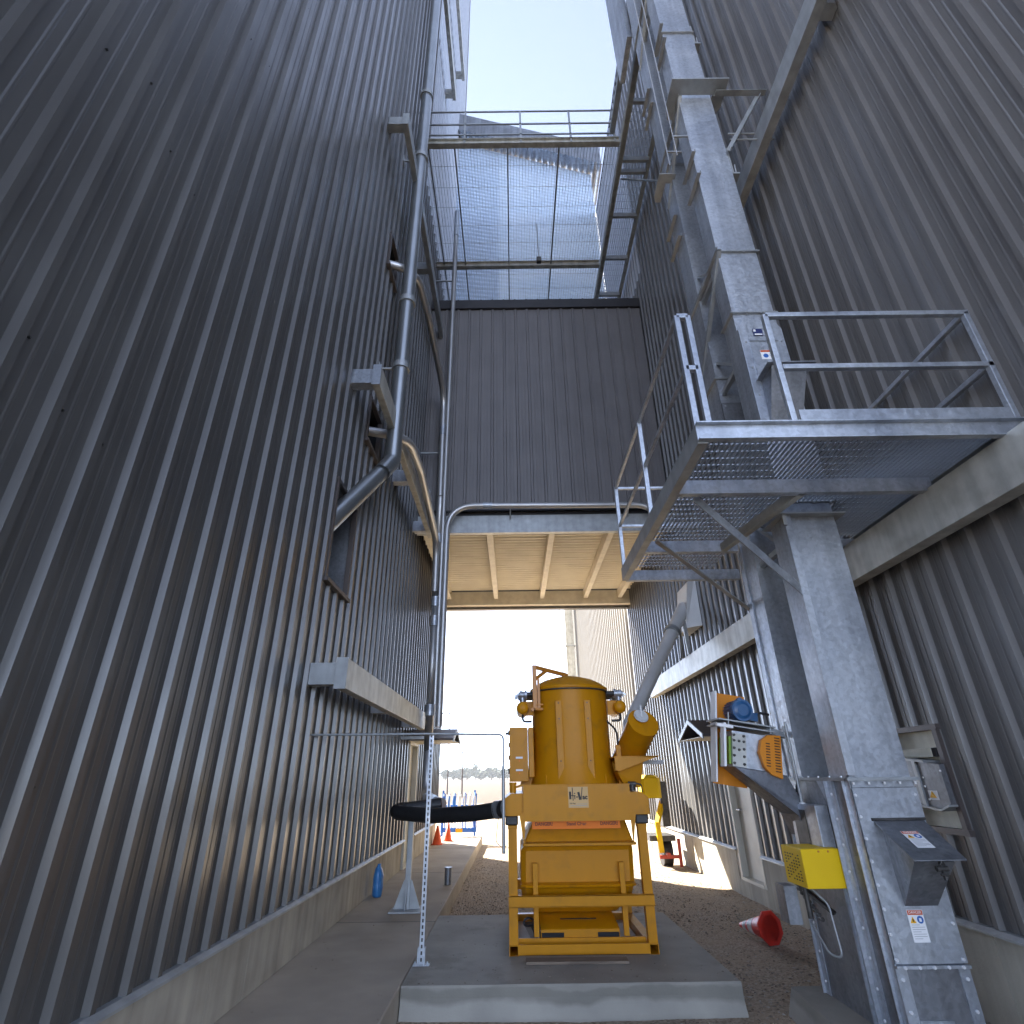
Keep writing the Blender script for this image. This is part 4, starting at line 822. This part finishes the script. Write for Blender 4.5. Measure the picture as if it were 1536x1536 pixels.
# tie between trunks, diagonals
for z in (3.6, 5.7, 7.12, 10.0, 13.4):
    q = MB(); q.bar((x0+.05, 4.70, z), (x0+.05, 5.14, z), .05, .05); q.bar((x0+.05, 4.70, z+.05), (x0+.05, 5.14, z+.45), .03, .03); q.build('trunk_tie', M_STEEL, EL)
for z0_, z1_ in ((7.16, 6.22), (10.25, 9.36), (13.9, 13.1)):
    q = MB(); q.angle((x0-.02, 4.38, z0_), (x0-.02, 5.50, z0_), .05, .05); q.angle((x0-.02, 4.38, z0_-.02), (x0-.02, 5.45, z1_), .045, .045); q.build('side_brace', M_STEEL, EL)
# bracket to the high beam
q = MB()
q.prism([(2.27, 4.20), (3.05, 4.20), (3.05, 4.55), (2.98, 4.72), (2.88, 4.72), (2.88, 4.40), (2.41, 4.40), (2.41, 4.72), (2.33, 4.72), (2.27, 4.55)], 'z', 10.28, 10.30) ; q.build('collar_plate', M_STEEL, EL)
q = MB(); q.angle((2.9, 4.4, 10.24), (3.6, 4.4, 10.24), .08, .08, .01); q.angle((2.9, 4.4, 9.0), (3.52, 4.4, 10.2), .06, .06, .01); q.build('wall_brace', M_STEEL, EL)
q = MB(); q.prism([(2.21, 5.06), (2.45, 5.06), (2.45, 5.2), (2.33, 5.2), (2.33, 5.5), (2.25, 5.5), (2.21, 5.4)], 'z', 9.58, 9.60); q.build('collar_plate', M_STEEL, EL)
q = MB(); q.cyl((2.22, 4.70, 9.2), (2.22, 4.70, 16), .009, n=8); q.cyl((2.22, 4.44, 9.0), (2.22, 4.44, 16), .008, n=8); q.build('guide_cable', M_TUBE, EL)
q = MB(); q.bar((2.22, 4.44, 9.4), (2.42, 4.44, 9.4), .02, .02); q.bar((2.22, 4.70, 9.5), (2.42, 4.70, 9.5), .02, .02); q.build('cable_bracket', M_STEEL, EL)
q = MB(); q.cyl((3.0, 4.5, 9.55), (3.6, 4.5, 9.55), .012, n=8); q.cyl((3.0, 4.5, 9.42), (3.6, 4.5, 9.42), .012, n=8); q.build('cross_rods', M_STEEL, EL)
q = MB(); q.loft([[(2.30, 4.30, -.03), (3.1, 4.30, -.03), (3.1, 5.68, -.03), (2.20, 5.68, -.03), (2.05, 4.98, -.03)][::1], [(2.32, 4.30, .2), (3.1, 4.30, .2), (3.1, 5.66, .2), (2.24, 5.66, .2), (2.09, 4.98, .2)]])
q = MB(); q.loft([[(2.06, 4.2, -.03), (3.15, 4.2, -.03), (3.15, 5.70, -.03), (2.14, 5.70, -.03)], [(2.10, 4.2, .2), (3.1, 4.2, .2), (3.1, 5.66, .2), (2.20, 5.66, .2)]])
tag(q.build('elevator_pad', M_PAD, base=(2.6, 5, 0), bevel=.015), kind='structure')

# conveyor in the right wall opening
FC = thing('wall_conveyor', 'grey flanged conveyor end showing in the square opening of the right wall', 'conveyor', (3.6, 5.35, 1.6))
def yz(a, z): return (a, z)
q = MB(); q.prism([(5.08, 1.80), (5.71, 1.86), (5.71, 1.50), (5.35, 1.475), (5.18, 1.45), (5.08, 1.49)][::-1], 'x', 3.55, 3.66); q.build('trough', M_GALVD, FC)
q = MB(); q.prism([(5.07, 1.485), (5.18, 1.448), (5.71, 1.497), (5.71, 1.512), (5.18, 1.463), (5.07, 1.50)], 'x', 3.52, 3.69); q.prism([(5.22, 1.815), (5.71, 1.862), (5.71, 1.88), (5.22, 1.833)], 'x', 3.52, 3.69); q.box(3.535, 3.55, 5.36, 5.40, 1.48, 1.83); q.build('trough_flange', M_STEEL, FC)
q = MB(); q.box(3.60, 3.69, 5.2, 5.62, 1.86, 1.93); q.build('top_cover', M_CREAMP, FC)
q = MB(); q.box(3.61, 3.69, 5.14, 5.2, 1.86, 1.93); q.build('shaft_end', M_DARK, FC)
bolto([(3.55, y, z) for y, z in ((5.60, 1.75), (5.52, 1.66), (5.50, 1.55), (5.32, 1.70), (5.33, 1.63), (5.32, 1.53), (5.08, 1.75))], (-1, 0, 0), M_WHITE, FC, .009)
q = MB(); q.box(3.546, 3.55, 5.20, 5.31, 1.53, 1.60); wl = q.build('warning_label', M_WHITE, FC)
q = MB(); q.prism([(5.22, 1.545), (5.30, 1.545), (5.26, 1.595)], 'x', 3.543, 3.546); q.build('hazard_triangle', M_YELL, wl)

# ---------------------------------------------------------------- feeder drive unit on the elevator
FD = thing('feeder_drive', 'feeder with blue motor and slotted orange guard left of the elevator leg', 'machine', (2.05, 5.3, 1.6))
T = Matrix.Translation((2.03, 5.3, 2.02)) @ Matrix.Rotation(R(9), 4, 'Y') @ Matrix.Rotation(R(3), 4, 'Z')
def fm(): q = MB(); q.T = T; return q
q = fm(); q.box(-.20, .10, .16, .175, -.38, .40); q.build('backing_plate', M_ORGG, FD)
q = fm(); q.box(-.215, -.20, .06, .18, -.37, .40); q.build('backing_flange', M_WHITE, FD)
q = fm(); q.cyl((-.03, .12, .24), (-.03, -.06, .24), .085, n=28); q.cyl((-.03, -.06, .24), (-.03, -.10, .24), .098, .094, 28); q.cyl((-.03, -.10, .24), (-.03, -.112, .24), .075, .05, 24); q.box(.06, .13, -.04, .06, .17, .24); q.cyl((-.03, -.05, .335), (-.03, .0, .335), .02, n=10); mt = q.build('motor', M_MBLU, FD)
q = fm()
for k in range(20): a = R(18*k); q.bar((-.03+.088*math.cos(a), -.05, .24+.088*math.sin(a)), (-.03+.088*math.cos(a), .12, .24+.088*math.sin(a)), .012, .006)
q.build('cooling_fins', M_MBLU, mt)
q = fm(); q.tube(arc_path([(.10, .0, .22), (.15, -.02, .25), (.25, .0, .25)], .03), .012, 8); q.build('motor_cable', M_BLK, FD)
q = fm(); q.box(-.26, .24, -.14, .16, .125, .137); q.box(-.26, .24, -.14, .16, .085, .095); q.cyl((-.17, -.12, .07), (-.17, -.12, .20), .007, n=8); q.cyl((.2, -.12, .07), (.2, -.12, .15), .007, n=8); q.build('motor_shelf', M_STEEL, FD)
q = fm(); q.box(-.235, -.215, -.18, -.10, -.25, .10); q.box(-.30, -.16, -.2, -.16, .06, .085); q.build('edge_channel', M_WHITE, FD)
q = fm(); q.box(-.15, .25, -.14, .14, -.24, .05); q.build('gear_housing', M_GALV, FD, bevel=.004)
q = fm(); q.box(-.15, -.03, -.147, -.14, -.235, .03); bp_ = q.build('bearing_plate', M_STEELW, FD)
for bx, bz in [(x, z) for x in (-.135, -.05) for z in (-.21, -.15, -.09, -.03, .015)]+[(-.092, -.10), (-.092, -.03)]:
    q = fm(); bolts(q, [(bx, -.147, bz)], (0, -1, 0), .012, .012); q.build('bolt', M_GRIM, bp_)
q = fm(); q.prism([(.06, -.10), (.10, -.21), (.16, -.26), (.25, -.28), (.25, .06), (.14, .05), (.08, .0)], 'y', -.20, -.148); og = q.build('slotted_guard', M_ORGG, FD, bevel=.004)
for k in range(13):
    z = .03-.022*k
    q = fm(); q.box(.19, .235, -.2025, -.20, z, z+.008); q.build('guard_slot', M_DARK, og)
    if 1 < k < 11: q = fm(); q.box(.115, .15, -.2025, -.20, z-.01, z-.002); q.build('guard_slot', M_DARK, og)
q = fm(); q.box(-.17, -.152, -.12, .1, -.22, 0); q.build('side_cover', M_GREEN, FD)
q = MB(); q.loft([[(1.86, 5.12, 1.80), (2.30, 5.16, 1.73), (2.30, 5.42, 1.73), (1.86, 5.42, 1.80)], [(2.30, 5.10, 1.44), (2.405, 5.12, 1.42), (2.405, 5.44, 1.42), (2.30, 5.44, 1.44)], [(2.36, 5.12, 1.28), (2.405, 5.14, 1.28), (2.405, 5.44, 1.28), (2.36, 5.44, 1.28)]]); q.build('discharge_chute', M_GALVD, FD)
q = MB(); q.bar((2.26, 5.3, 2.1), (2.42, 5.3, 2.05), .05, .05); q.build('mounting_arm', M_STEEL, FD)

# ---------------------------------------------------------------- work platform round the elevator
PF = thing('work_platform', 'galvanised grated platform with railings around the bucket elevator leg', 'platform', (2.4, 4.6, 3.8))
PX0, PX1, PY0, PY1, PZ = 1.28, 3.56, 3.18, 6.1, 3.93
q = MB(); q.chan((PX0, PY0, PZ-.07), (PX1, PY0, PZ-.07), .05, .14, .010, flip=1); q.build('front_beam', M_GALV, PF)
q = MB(); q.chan((PX0, PY0, PZ-.075), (PX0, PY1, PZ-.075), .07, .15, .01, flip=1); q.build('side_beam', M_STEEL, PF)
q = MB(); q.chan((PX1, PY0, PZ-.07), (PX1, PY1-.5, PZ-.07), .06, .14, .01, flip=-1); q.build('side_beam', M_STEEL, PF)
for yy, xa, xb in ((3.92, PX0+.06, 3.40), (5.20, PX0+.06, 2.30), (5.20, 2.95, 3.5), (6.08, PX0+.05, 2.65)):
    q = MB(); q.chan((xa, yy, PZ-.09), (xb, yy, PZ-.09), .06, .12, .01, flip=-1); q.build('cross_beam', M_GALV, PF)
q = MB(); q.bar((2.15, 5.2, PZ-.11), (2.36, 3.95, PZ-.11), .06, .08); q.build('inner_beam', M_STEELW, PF)
def grating(name, x0, x1, y0, y1, z, pitch, hole=None, h=.022, t=.005, cross=.1, m=M_GRATE, parent=None):
    q = MB(); x = x0
    while x < x1:
        segs = [(y0, y1)]
        if hole and hole[0] < x < hole[1]: segs = [(y0, hole[2]), (hole[3], y1)]
        for a, b in segs:
            if b > a: q.box(x, x+t, a, b, z-h, z)
        x += pitch
    y = y0+.03
    while y < y1:
        segs = [(x0, x1)]
        if hole and hole[2] < y < hole[3]: segs = [(x0, hole[0]), (hole[1], x1)]
        for a, b in segs: q.box(a, b, y, y+.006, z-.008, z+.001)
        y += cross
    return q.build(name, m, parent)
grating('grating', PX0+.02, PX1-.03, PY0+.03, 5.2, PZ+.012, .038, (2.36, 2.93, 4.38, 5.2), parent=PF)
grating('grating', PX0+.02, 2.36, 5.2, PY1-.02, PZ+.012, .038, parent=PF)
q = MB(); q.box(2.03, PX1, PY0+.0, PY0+.012, PZ+.02, PZ+.12); q.build('toe_board', M_GALV, PF)
q = MB(); xx = PX0+.75
while xx < PX1-.1: q.box(xx, xx+.028, PY0+.001, PY0+.005, PZ+.0, PZ+.022); xx += .055
q.build('grating_edge_teeth', M_STEEL, PF)
RZ = 4.95; MZ = 4.44
def rail(p0, p1, nm, w_=.042): q = MB(); q.bar(p0, p1, w_, w_); return q.build(nm, M_GALV, PF, bevel=.004)
for p in ((PX0+.02, PY0+.02), (1.385, PY0+.02), (1.985, PY0+.02), (PX1-.02, PY0+.02), (PX0+.02, 4.62), (PX0+.02, 6.02)): rail((p[0], p[1], PZ), (p[0], p[1], RZ), 'rail_post')
rail((1.985, PY0+.02, RZ), (PX1, PY0+.02, RZ), 'top_rail'); rail((2.01, PY0+.02, MZ), (PX1, PY0+.02, MZ), 'mid_rail')
rail((PX0+.02, PY0+.02, RZ), (1.385, PY0+.02, RZ), 'top_rail'); rail((PX0+.02, PY0+.02, MZ), (1.385, PY0+.02, MZ), 'mid_rail')
rail((PX0+.02, PY0+.02, RZ), (PX0+.02, 6.02, RZ), 'top_rail', .032); rail((PX0+.02, PY0+.02, MZ), (PX0+.02, 6.02, MZ), 'mid_rail', .032)
rail((PX0+.02, 6.02, RZ), (2.3, 6.02, RZ), 'top_rail', .032); rail((PX0+.02, 6.02, MZ), (2.3, 6.02, MZ), 'mid_rail', .032)
rail((PX1-.02, PY0+.02, RZ), (PX1-.02, 4.9, RZ), 'top_rail'); rail((PX1-.02, PY0+.02, MZ), (PX1-.02, 4.9, MZ), 'mid_rail')
q = MB(); q.bar((1.52, 4.05, 3.80), (2.43, 4.42, 3.10), .012, .075); q.build('knee_brace', M_GALV, PF)
q = MB(); q.angle((1.42, 5.05, 3.82), (2.42, 5.52, 3.24), .05, .05, .008); q.build('knee_brace', M_STEEL, PF)
q = MB(); q.box(2.36, 2.94, 4.36, 4.76, 3.80, 3.812); q.box(2.38, 2.41, 4.38, 4.40, 3.7, 3.8); q.build('saddle_plate', M_STEEL, PF)
q = MB(); q.box(2.40, 2.46, 4.40, 4.43, 1.73, 3.80); q.build('support_strip', M_GALV, PF)

# ---------------------------------------------------------------- overhead catwalk
CW = thing('overhead_catwalk', 'grated catwalk high above the passage with a thin railing on its near edge', 'catwalk', (.4, 10, 15.5))
CZ = 15.5; cX1 = 2.60
q = MB(); q.ibeam((XL, 8.02, CZ-.10), (cX1+.1, 8.02, CZ-.10), .13, .20); q.build('near_beam', M_STEELW, CW)
q = MB(); q.ibeam((XL, 11.5, CZ-.10), (cX1+.1, 11.5, CZ-.10), .13, .20); q.build('cross_beam', M_STEELW, CW)
for x, y0 in ((2.72, 2.6), (2.84, 2.6)): q = MB(); q.chan((x, y0, CZ-.12), (x, 13.2, CZ-.12), .07, .24, .012, flip=1 if x < 2.8 else -1); q.build('main_beam', M_STEELW, CW)
q = MB(); q.chan((3.54, 7.6, CZ-.12), (3.54, 13.2, CZ-.12), .06, .18, .012, flip=-1); q.build('wall_beam_member', M_STEELW, CW)
for x in (-1.88, -1.25, .03, 1.27): q = MB(); q.bar((x, 8.05, CZ-.06), (x, 13.2, CZ-.06), .035, .06); q.build('stringer', M_STEEL, CW)
for y in (7.15, 8.45, 8.75, 9.95, 11.3, 12.65): q = MB(); q.bar((2.86, y, CZ-.10), (3.54, y, CZ-.10), .07, .14); q.build('rung_beam', M_STEEL, CW)
grating('grating', XL+.05, 2.68, 8.06, 13.2, CZ+.03, .075, h=.03, t=.007, cross=.55, m=M_STEEL, parent=CW)
grating('grating', 2.88, 3.52, 7.2, 13.2, CZ+.03, .06, h=.03, t=.006, cross=.2, m=M_STEEL, parent=CW)
for x in (-1.0, .35, 1.55, 2.6): q = MB(); q.bar((x, 8.0, CZ-.12), (x, 8.0, CZ+1.14), .045, .03); q.build('rail_post', M_STEEL, CW)
for z in (CZ+.20, CZ+.62, CZ+1.14): q = MB(); q.bar((XL, 8.0, z), (2.62, 8.0, z), .03, .035); q.build('hand_rail', M_STEEL, CW)
q = MB(); q.angle((2.9, 8.9, CZ-.2), (3.55, 8.3, CZ-1.2), .05, .05); q.build('wall_brace', M_STEEL, CW)
q = MB(); q.box(2.36, 2.46, 5.6, 6.4, 14.6, 20); q.build('side_plate', M_GALV, CW)
q = MB(); q.box(2.50, 2.62, 4.8, 8.0, 15.7, 15.85); q.build('kick_plate', M_STEEL, CW)
LT = thing('hanging_lamp', 'small dark lamp hanging on a thin rod under the catwalk grating', 'lamp', (.8, 11.5, 14.4))
q = MB(); q.cyl((.82, 10.2, 14.1), (.80, 10.2, 15.44), .012, n=8); q.build('rod', M_STEEL, LT)
q = MB(); q.box(.76, .88, 10.14, 10.26, 13.95, 14.1); q.build('lamp_box', M_GRIM, LT, bevel=.01)

# gallery above
GA = thing('sloped_gallery', 'corrugated conveyor gallery sloping down to the right high above the catwalk', 'gallery', (.7, 15.2, 26))
def gz(x): return 26.5-.41*(x-.0)
q = MB(); q.loft([[(-2.2, 14.6, gz(-2.2)+.04), (-2.2, 16.2, gz(-2.2)+.04), (-2.2, 16.2, gz(-2.2)+1.45), (-2.2, 14.6, gz(-2.2)+1.45)], [(4.0, 14.6, gz(4)+.04), (4.0, 16.2, gz(4)+.04), (4.0, 16.2, gz(4)+1.45), (4.0, 14.6, gz(4)+1.45)]]); q.build('gallery_box', M_GALVD, GA)
q = MB(); P = []
for i in range(181): x = -2.2+6.2*i/180; P.append((x, gz(x)+.035*math.sin(i*2*math.pi/7.5)))
vs = []
for x, z in P: vs += [(x, 14.45, z), (x, 16.3, z)]
q.add(vs, [(2*i, 2*i+1, 2*i+3, 2*i+2) for i in range(180)]); q.build('scalloped_floor', M_GALV, GA)
# wind screen of horizontally corrugated translucent panels
WS = thing('panel_screen', 'pale translucent corrugated panel screen standing on the bridge roof below the gallery', 'panel wall', (.7, 15, 13.6))
q = MB(); nz = 330; vs = []; xs = [-2.1+5.7*i/24 for i in range(25)]
for j in range(nz+1):
    for x in xs:
        zt = gz(x)-.05; z = 13.56+(zt-13.56)*j/nz; vs.append((x, 15.0+.02*math.sin(j*2*math.pi/5.5), z))
q.add(vs, [(j*25+i, j*25+i+1, (j+1)*25+i+1, (j+1)*25+i) for j in range(nz) for i in range(24)], True)
q.build('panels', M_PANEL, WS)
for z in (16.3, 19.8, 23.2): q = MB(); q.box(-2.1, 3.6, 15.03, 15.07, z, z+.06); q.build('girt', M_STEEL, WS)

# ---------------------------------------------------------------- things on the ground
def cone(label, loc, h, r, m, rot=(0, 0, 0), group=None, collars=True, grp=None):
    t = thing('traffic_cone', label, 'traffic cone', (0, 0, 0), group)
    q = MB(); q.lathe((0, 0, 0), [(r, .02), (r*.97, .03), (r*.18, h), (r*.13, h), (r*.92, .02)], 28); q.build('body', m, t)
    q = MB(); s = r*1.25; q.loft([[(s*math.cos(R(a)), s*math.sin(R(a)), z) for a in (22, 68, 112, 158, 202, 248, 292, 338)] for z in (0, .02)], cap=False)
    n = 8
    ring_o = [(s*math.cos(R(a)), s*math.sin(R(a))) for a in (22, 68, 112, 158, 202, 248, 292, 338)]; ring_i = [(r*.93*math.cos(R(a)), r*.93*math.sin(R(a))) for a in (22, 68, 112, 158, 202, 248, 292, 338)]
    for z in (0, .02): q.add([(*p, z) for p in ring_o]+[(*p, z) for p in ring_i], [(i, (i+1) % n, n+(i+1) % n, n+i) for i in range(n)])
    q.build('base', m, t)
    if collars:
        f = lambda z: r*.97+(r*.18-r*.97)*(z-.03)/(h-.03)+.002
        for a, b in ((h*.42, h*.62), (h*.72, h*.86)):
            q = MB(); q.lathe((0, 0, 0), [(f(a), a), (f(b), b)], 28); [q.f.pop() or q.sm.pop() or q.mi.pop() for _ in range(0)]; q.build('collar', M_REFL, t)
    t.location = loc; t.rotation_euler = rot; return t
cone('faded red traffic cone lying on its side on the gravel right of the pad', (2.86, 7.62, .18), .50, .135, M_CONE, (R(-97), 0, R(21)))
cone('nearer orange traffic cone in front of the blue barrier, closest to the left wall', (-1.98, 16.15, .23), .42, .12, M_CONEO, group='orange cones in front of the blue barrier', collars=False)
cone('farther orange traffic cone, the one standing closest to the blue barrier', (-1.80, 16.95, .23), .42, .11, M_CONEO, group='orange cones in front of the blue barrier', collars=False)
BA = thing('crowd_barrier', 'blue and white plastic barrier standing across the far end of the sidewalk', 'barrier', (-1.6, 18.6, 0))
y = 18.6
q = MB(); q.box(-2.2, -1.15, y-.04, y+.04, .30, .42); q.box(-2.2, -1.15, y-.03, y+.03, .95, 1.02); q.build('rail', M_BARB, BA, bevel=.01)
for k in range(7):
    xx = -2.13+k*.155
    q = MB(); q.tube([(xx-.045, y-.05, .40), (xx-.03, y-.05, 1.1), (xx+.01, y-.05, 1.34), (xx+.05, y-.05, 1.29), (xx+.04, y-.05, 1.1), (xx+.05, y-.05, .40)], .017, 8); q.build('upright', M_BARW if k % 2 else M_BARB, BA)
    q = MB(); q.box(xx-.025, xx+.03, y-.065, y-.045, .75, 1.25); q.build('panel', M_BARB if k < 3 else M_BARW, BA)
for xx in (-2.15, -1.2): q = MB(); q.bar((xx, y-.3, .03), (xx, y+.3, .03), .06, .06); q.bar((xx, y-.25, .05), (xx, y, .5), .04, .04); q.bar((xx, y, .03), (xx, y, 1.4), .05, .05); q.build('foot', M_BARB, BA)
q = MB(); q.box(-1.75, -1.55, y-.07, y-.045, .30, .40); q.build('warning_plate', M_YELL, BA)
# yellow trailer equipment behind the machine
YT = thing('yellow_trailer', 'yellow wheeled equipment with a red jack parked behind the amber machine by the right wall', 'trailer', (2.9, 12.6, 0))
q = MB(); q.loft([rect(2.72, 3.14, 13.2, 13.6, z, .06) for z in (1.30, 1.68)]+[rect(2.78, 3.06, 13.24, 13.56, 1.75, .06)]); q.build('tank', M_YEL, YT, bevel=.02)
q = MB(); q.box(3.14, 3.30, 13.4, 13.9, .75, 1.62); q.build('engine_housing', M_GRIM, YT, bevel=.02)
q = MB(); q.bar((3.02, 13.3, .30), (2.98, 13.25, .86), .10, .08); q.bar((2.98, 13.25, .82), (3.20, 13.5, 1.25), .09, .08); q.build('drawbar', M_YEL, YT)
q = MB(); q.box(2.95, 3.40, 13.2, 13.28, .20, .26); q.cyl((3.38, 13.24, .05), (3.38, 13.24, .55), .035, n=12); q.cyl((3.12, 13.1, .28), (3.12, 13.25, .28), .04, n=12); q.build('jack', M_RED, YT)
q = MB(); q.cyl((3.12, 13.8, .27), (3.32, 13.8, .27), .27, n=24); q.build('wheel', M_BLK, YT)
q = MB(); q.box(2.8, 3.34, 13.3, 14.1, .50, .60); q.build('chassis', M_GRIM, YT)

# far scenery
rs = random.Random(11)
def far_tree(i, x, y, h, wd):
    t = thing('far_tree', '', 'tree', (x, y, 0), 'tree line on the horizon')
    q = MB(); q.cyl((x, y, 0), (x, y, h*.5), wd*.05, wd*.03, 6); q.build('trunk', M_TRUNK, t)
    q = MB()
    for k in range(260):
        a = rs.random()*6.28; u = rs.uniform(-1, 1); rr_ = rs.random()**.4; px = x+math.cos(a)*math.sqrt(1-u*u)*rr_*wd*.5; py = y+math.sin(a)*math.sqrt(1-u*u)*rr_*wd*.5; pz = h*.58+u*rr_*h*.42
        s_ = wd*.12*rs.uniform(.6, 1.4); d1 = Vector((rs.gauss(0, 1), rs.gauss(0, 1), rs.gauss(0, 1))).normalized(); d2 = d1.orthogonal().normalized(); c = Vector((px, py, pz))
        q.add([c+d1*s_, c+d2*s_, c-d1*s_, c-d2*s_], [(0, 1, 2, 3)])
    q.build('crown', M_LEAF, t); return t
i = 0; x = -62
while x < 62:
    h = rs.uniform(5, 8.5); 
    if -38 < x < -18: h += 3.5*math.exp(-((x+27)/4)**2)
    t = far_tree(i, x, 400+rs.uniform(-12, 12), h, rs.uniform(6, 10))
    t['label'] = 'hazy distant tree in the low tree line on the horizon'; i += 1
    x += rs.uniform(4, 6.5)
for lb, x, y, h in (('farther utility pole on the horizon, right of the nearer one', -5.15*1.0, 60, 4.2), ('nearer utility pole with a crossarm beyond the barrier', -7.9, 72, 9.2)):
    t = thing('utility_pole', lb, 'utility pole', (x, y, 0), 'utility poles in the field')
    q = MB(); q.cyl((x, y, 0), (x, y, h), .09, .06, 8); q.build('pole', M_POLE, t)
    q = MB(); q.box(x-.9, x+.1, y-.05, y+.05, h-.35, h-.22) if h > 5 else q.box(x-.25, x+.25, y-.04, y+.04, h-.3, h-.2); q.build('crossarm', M_POLE, t)
WR = MB()
for z in (6.6, 8.8): WR.tube([(-7.9+16*k/12, 72-12*k/12, z-.9*(1-((k-6)/6)**2)) for k in range(13)], .015, 5)
tag(WR.build('power_lines', M_BLK, base=(-7.9, 72, 6)), 'thin sagging power lines crossing the far sky', 'power line')

HZ = MB(); HZ.box(-420, 420, -60, 760, -1.0, 50)
hm = bpy.data.materials.new('haze_air'); hm.use_nodes = True; ht = hm.node_tree; ht.nodes.remove(ht.nodes['Principled BSDF'])
pv = ht.nodes.new('ShaderNodeVolumePrincipled'); pv.inputs['Color'].default_value = (.92, .95, 1, 1); pv.inputs['Density'].default_value = .00035; pv.inputs['Anisotropy'].default_value = .2
ht.links.new(pv.outputs[0], ht.nodes['Material Output'].inputs['Volume'])
tag(HZ.build('haze', hm, base=(0, 0, -1)), 'thin pale summer haze over the fields', 'haze', kind='stuff')
for o in bpy.data.objects:
    if '_b' in o: del o['_b']
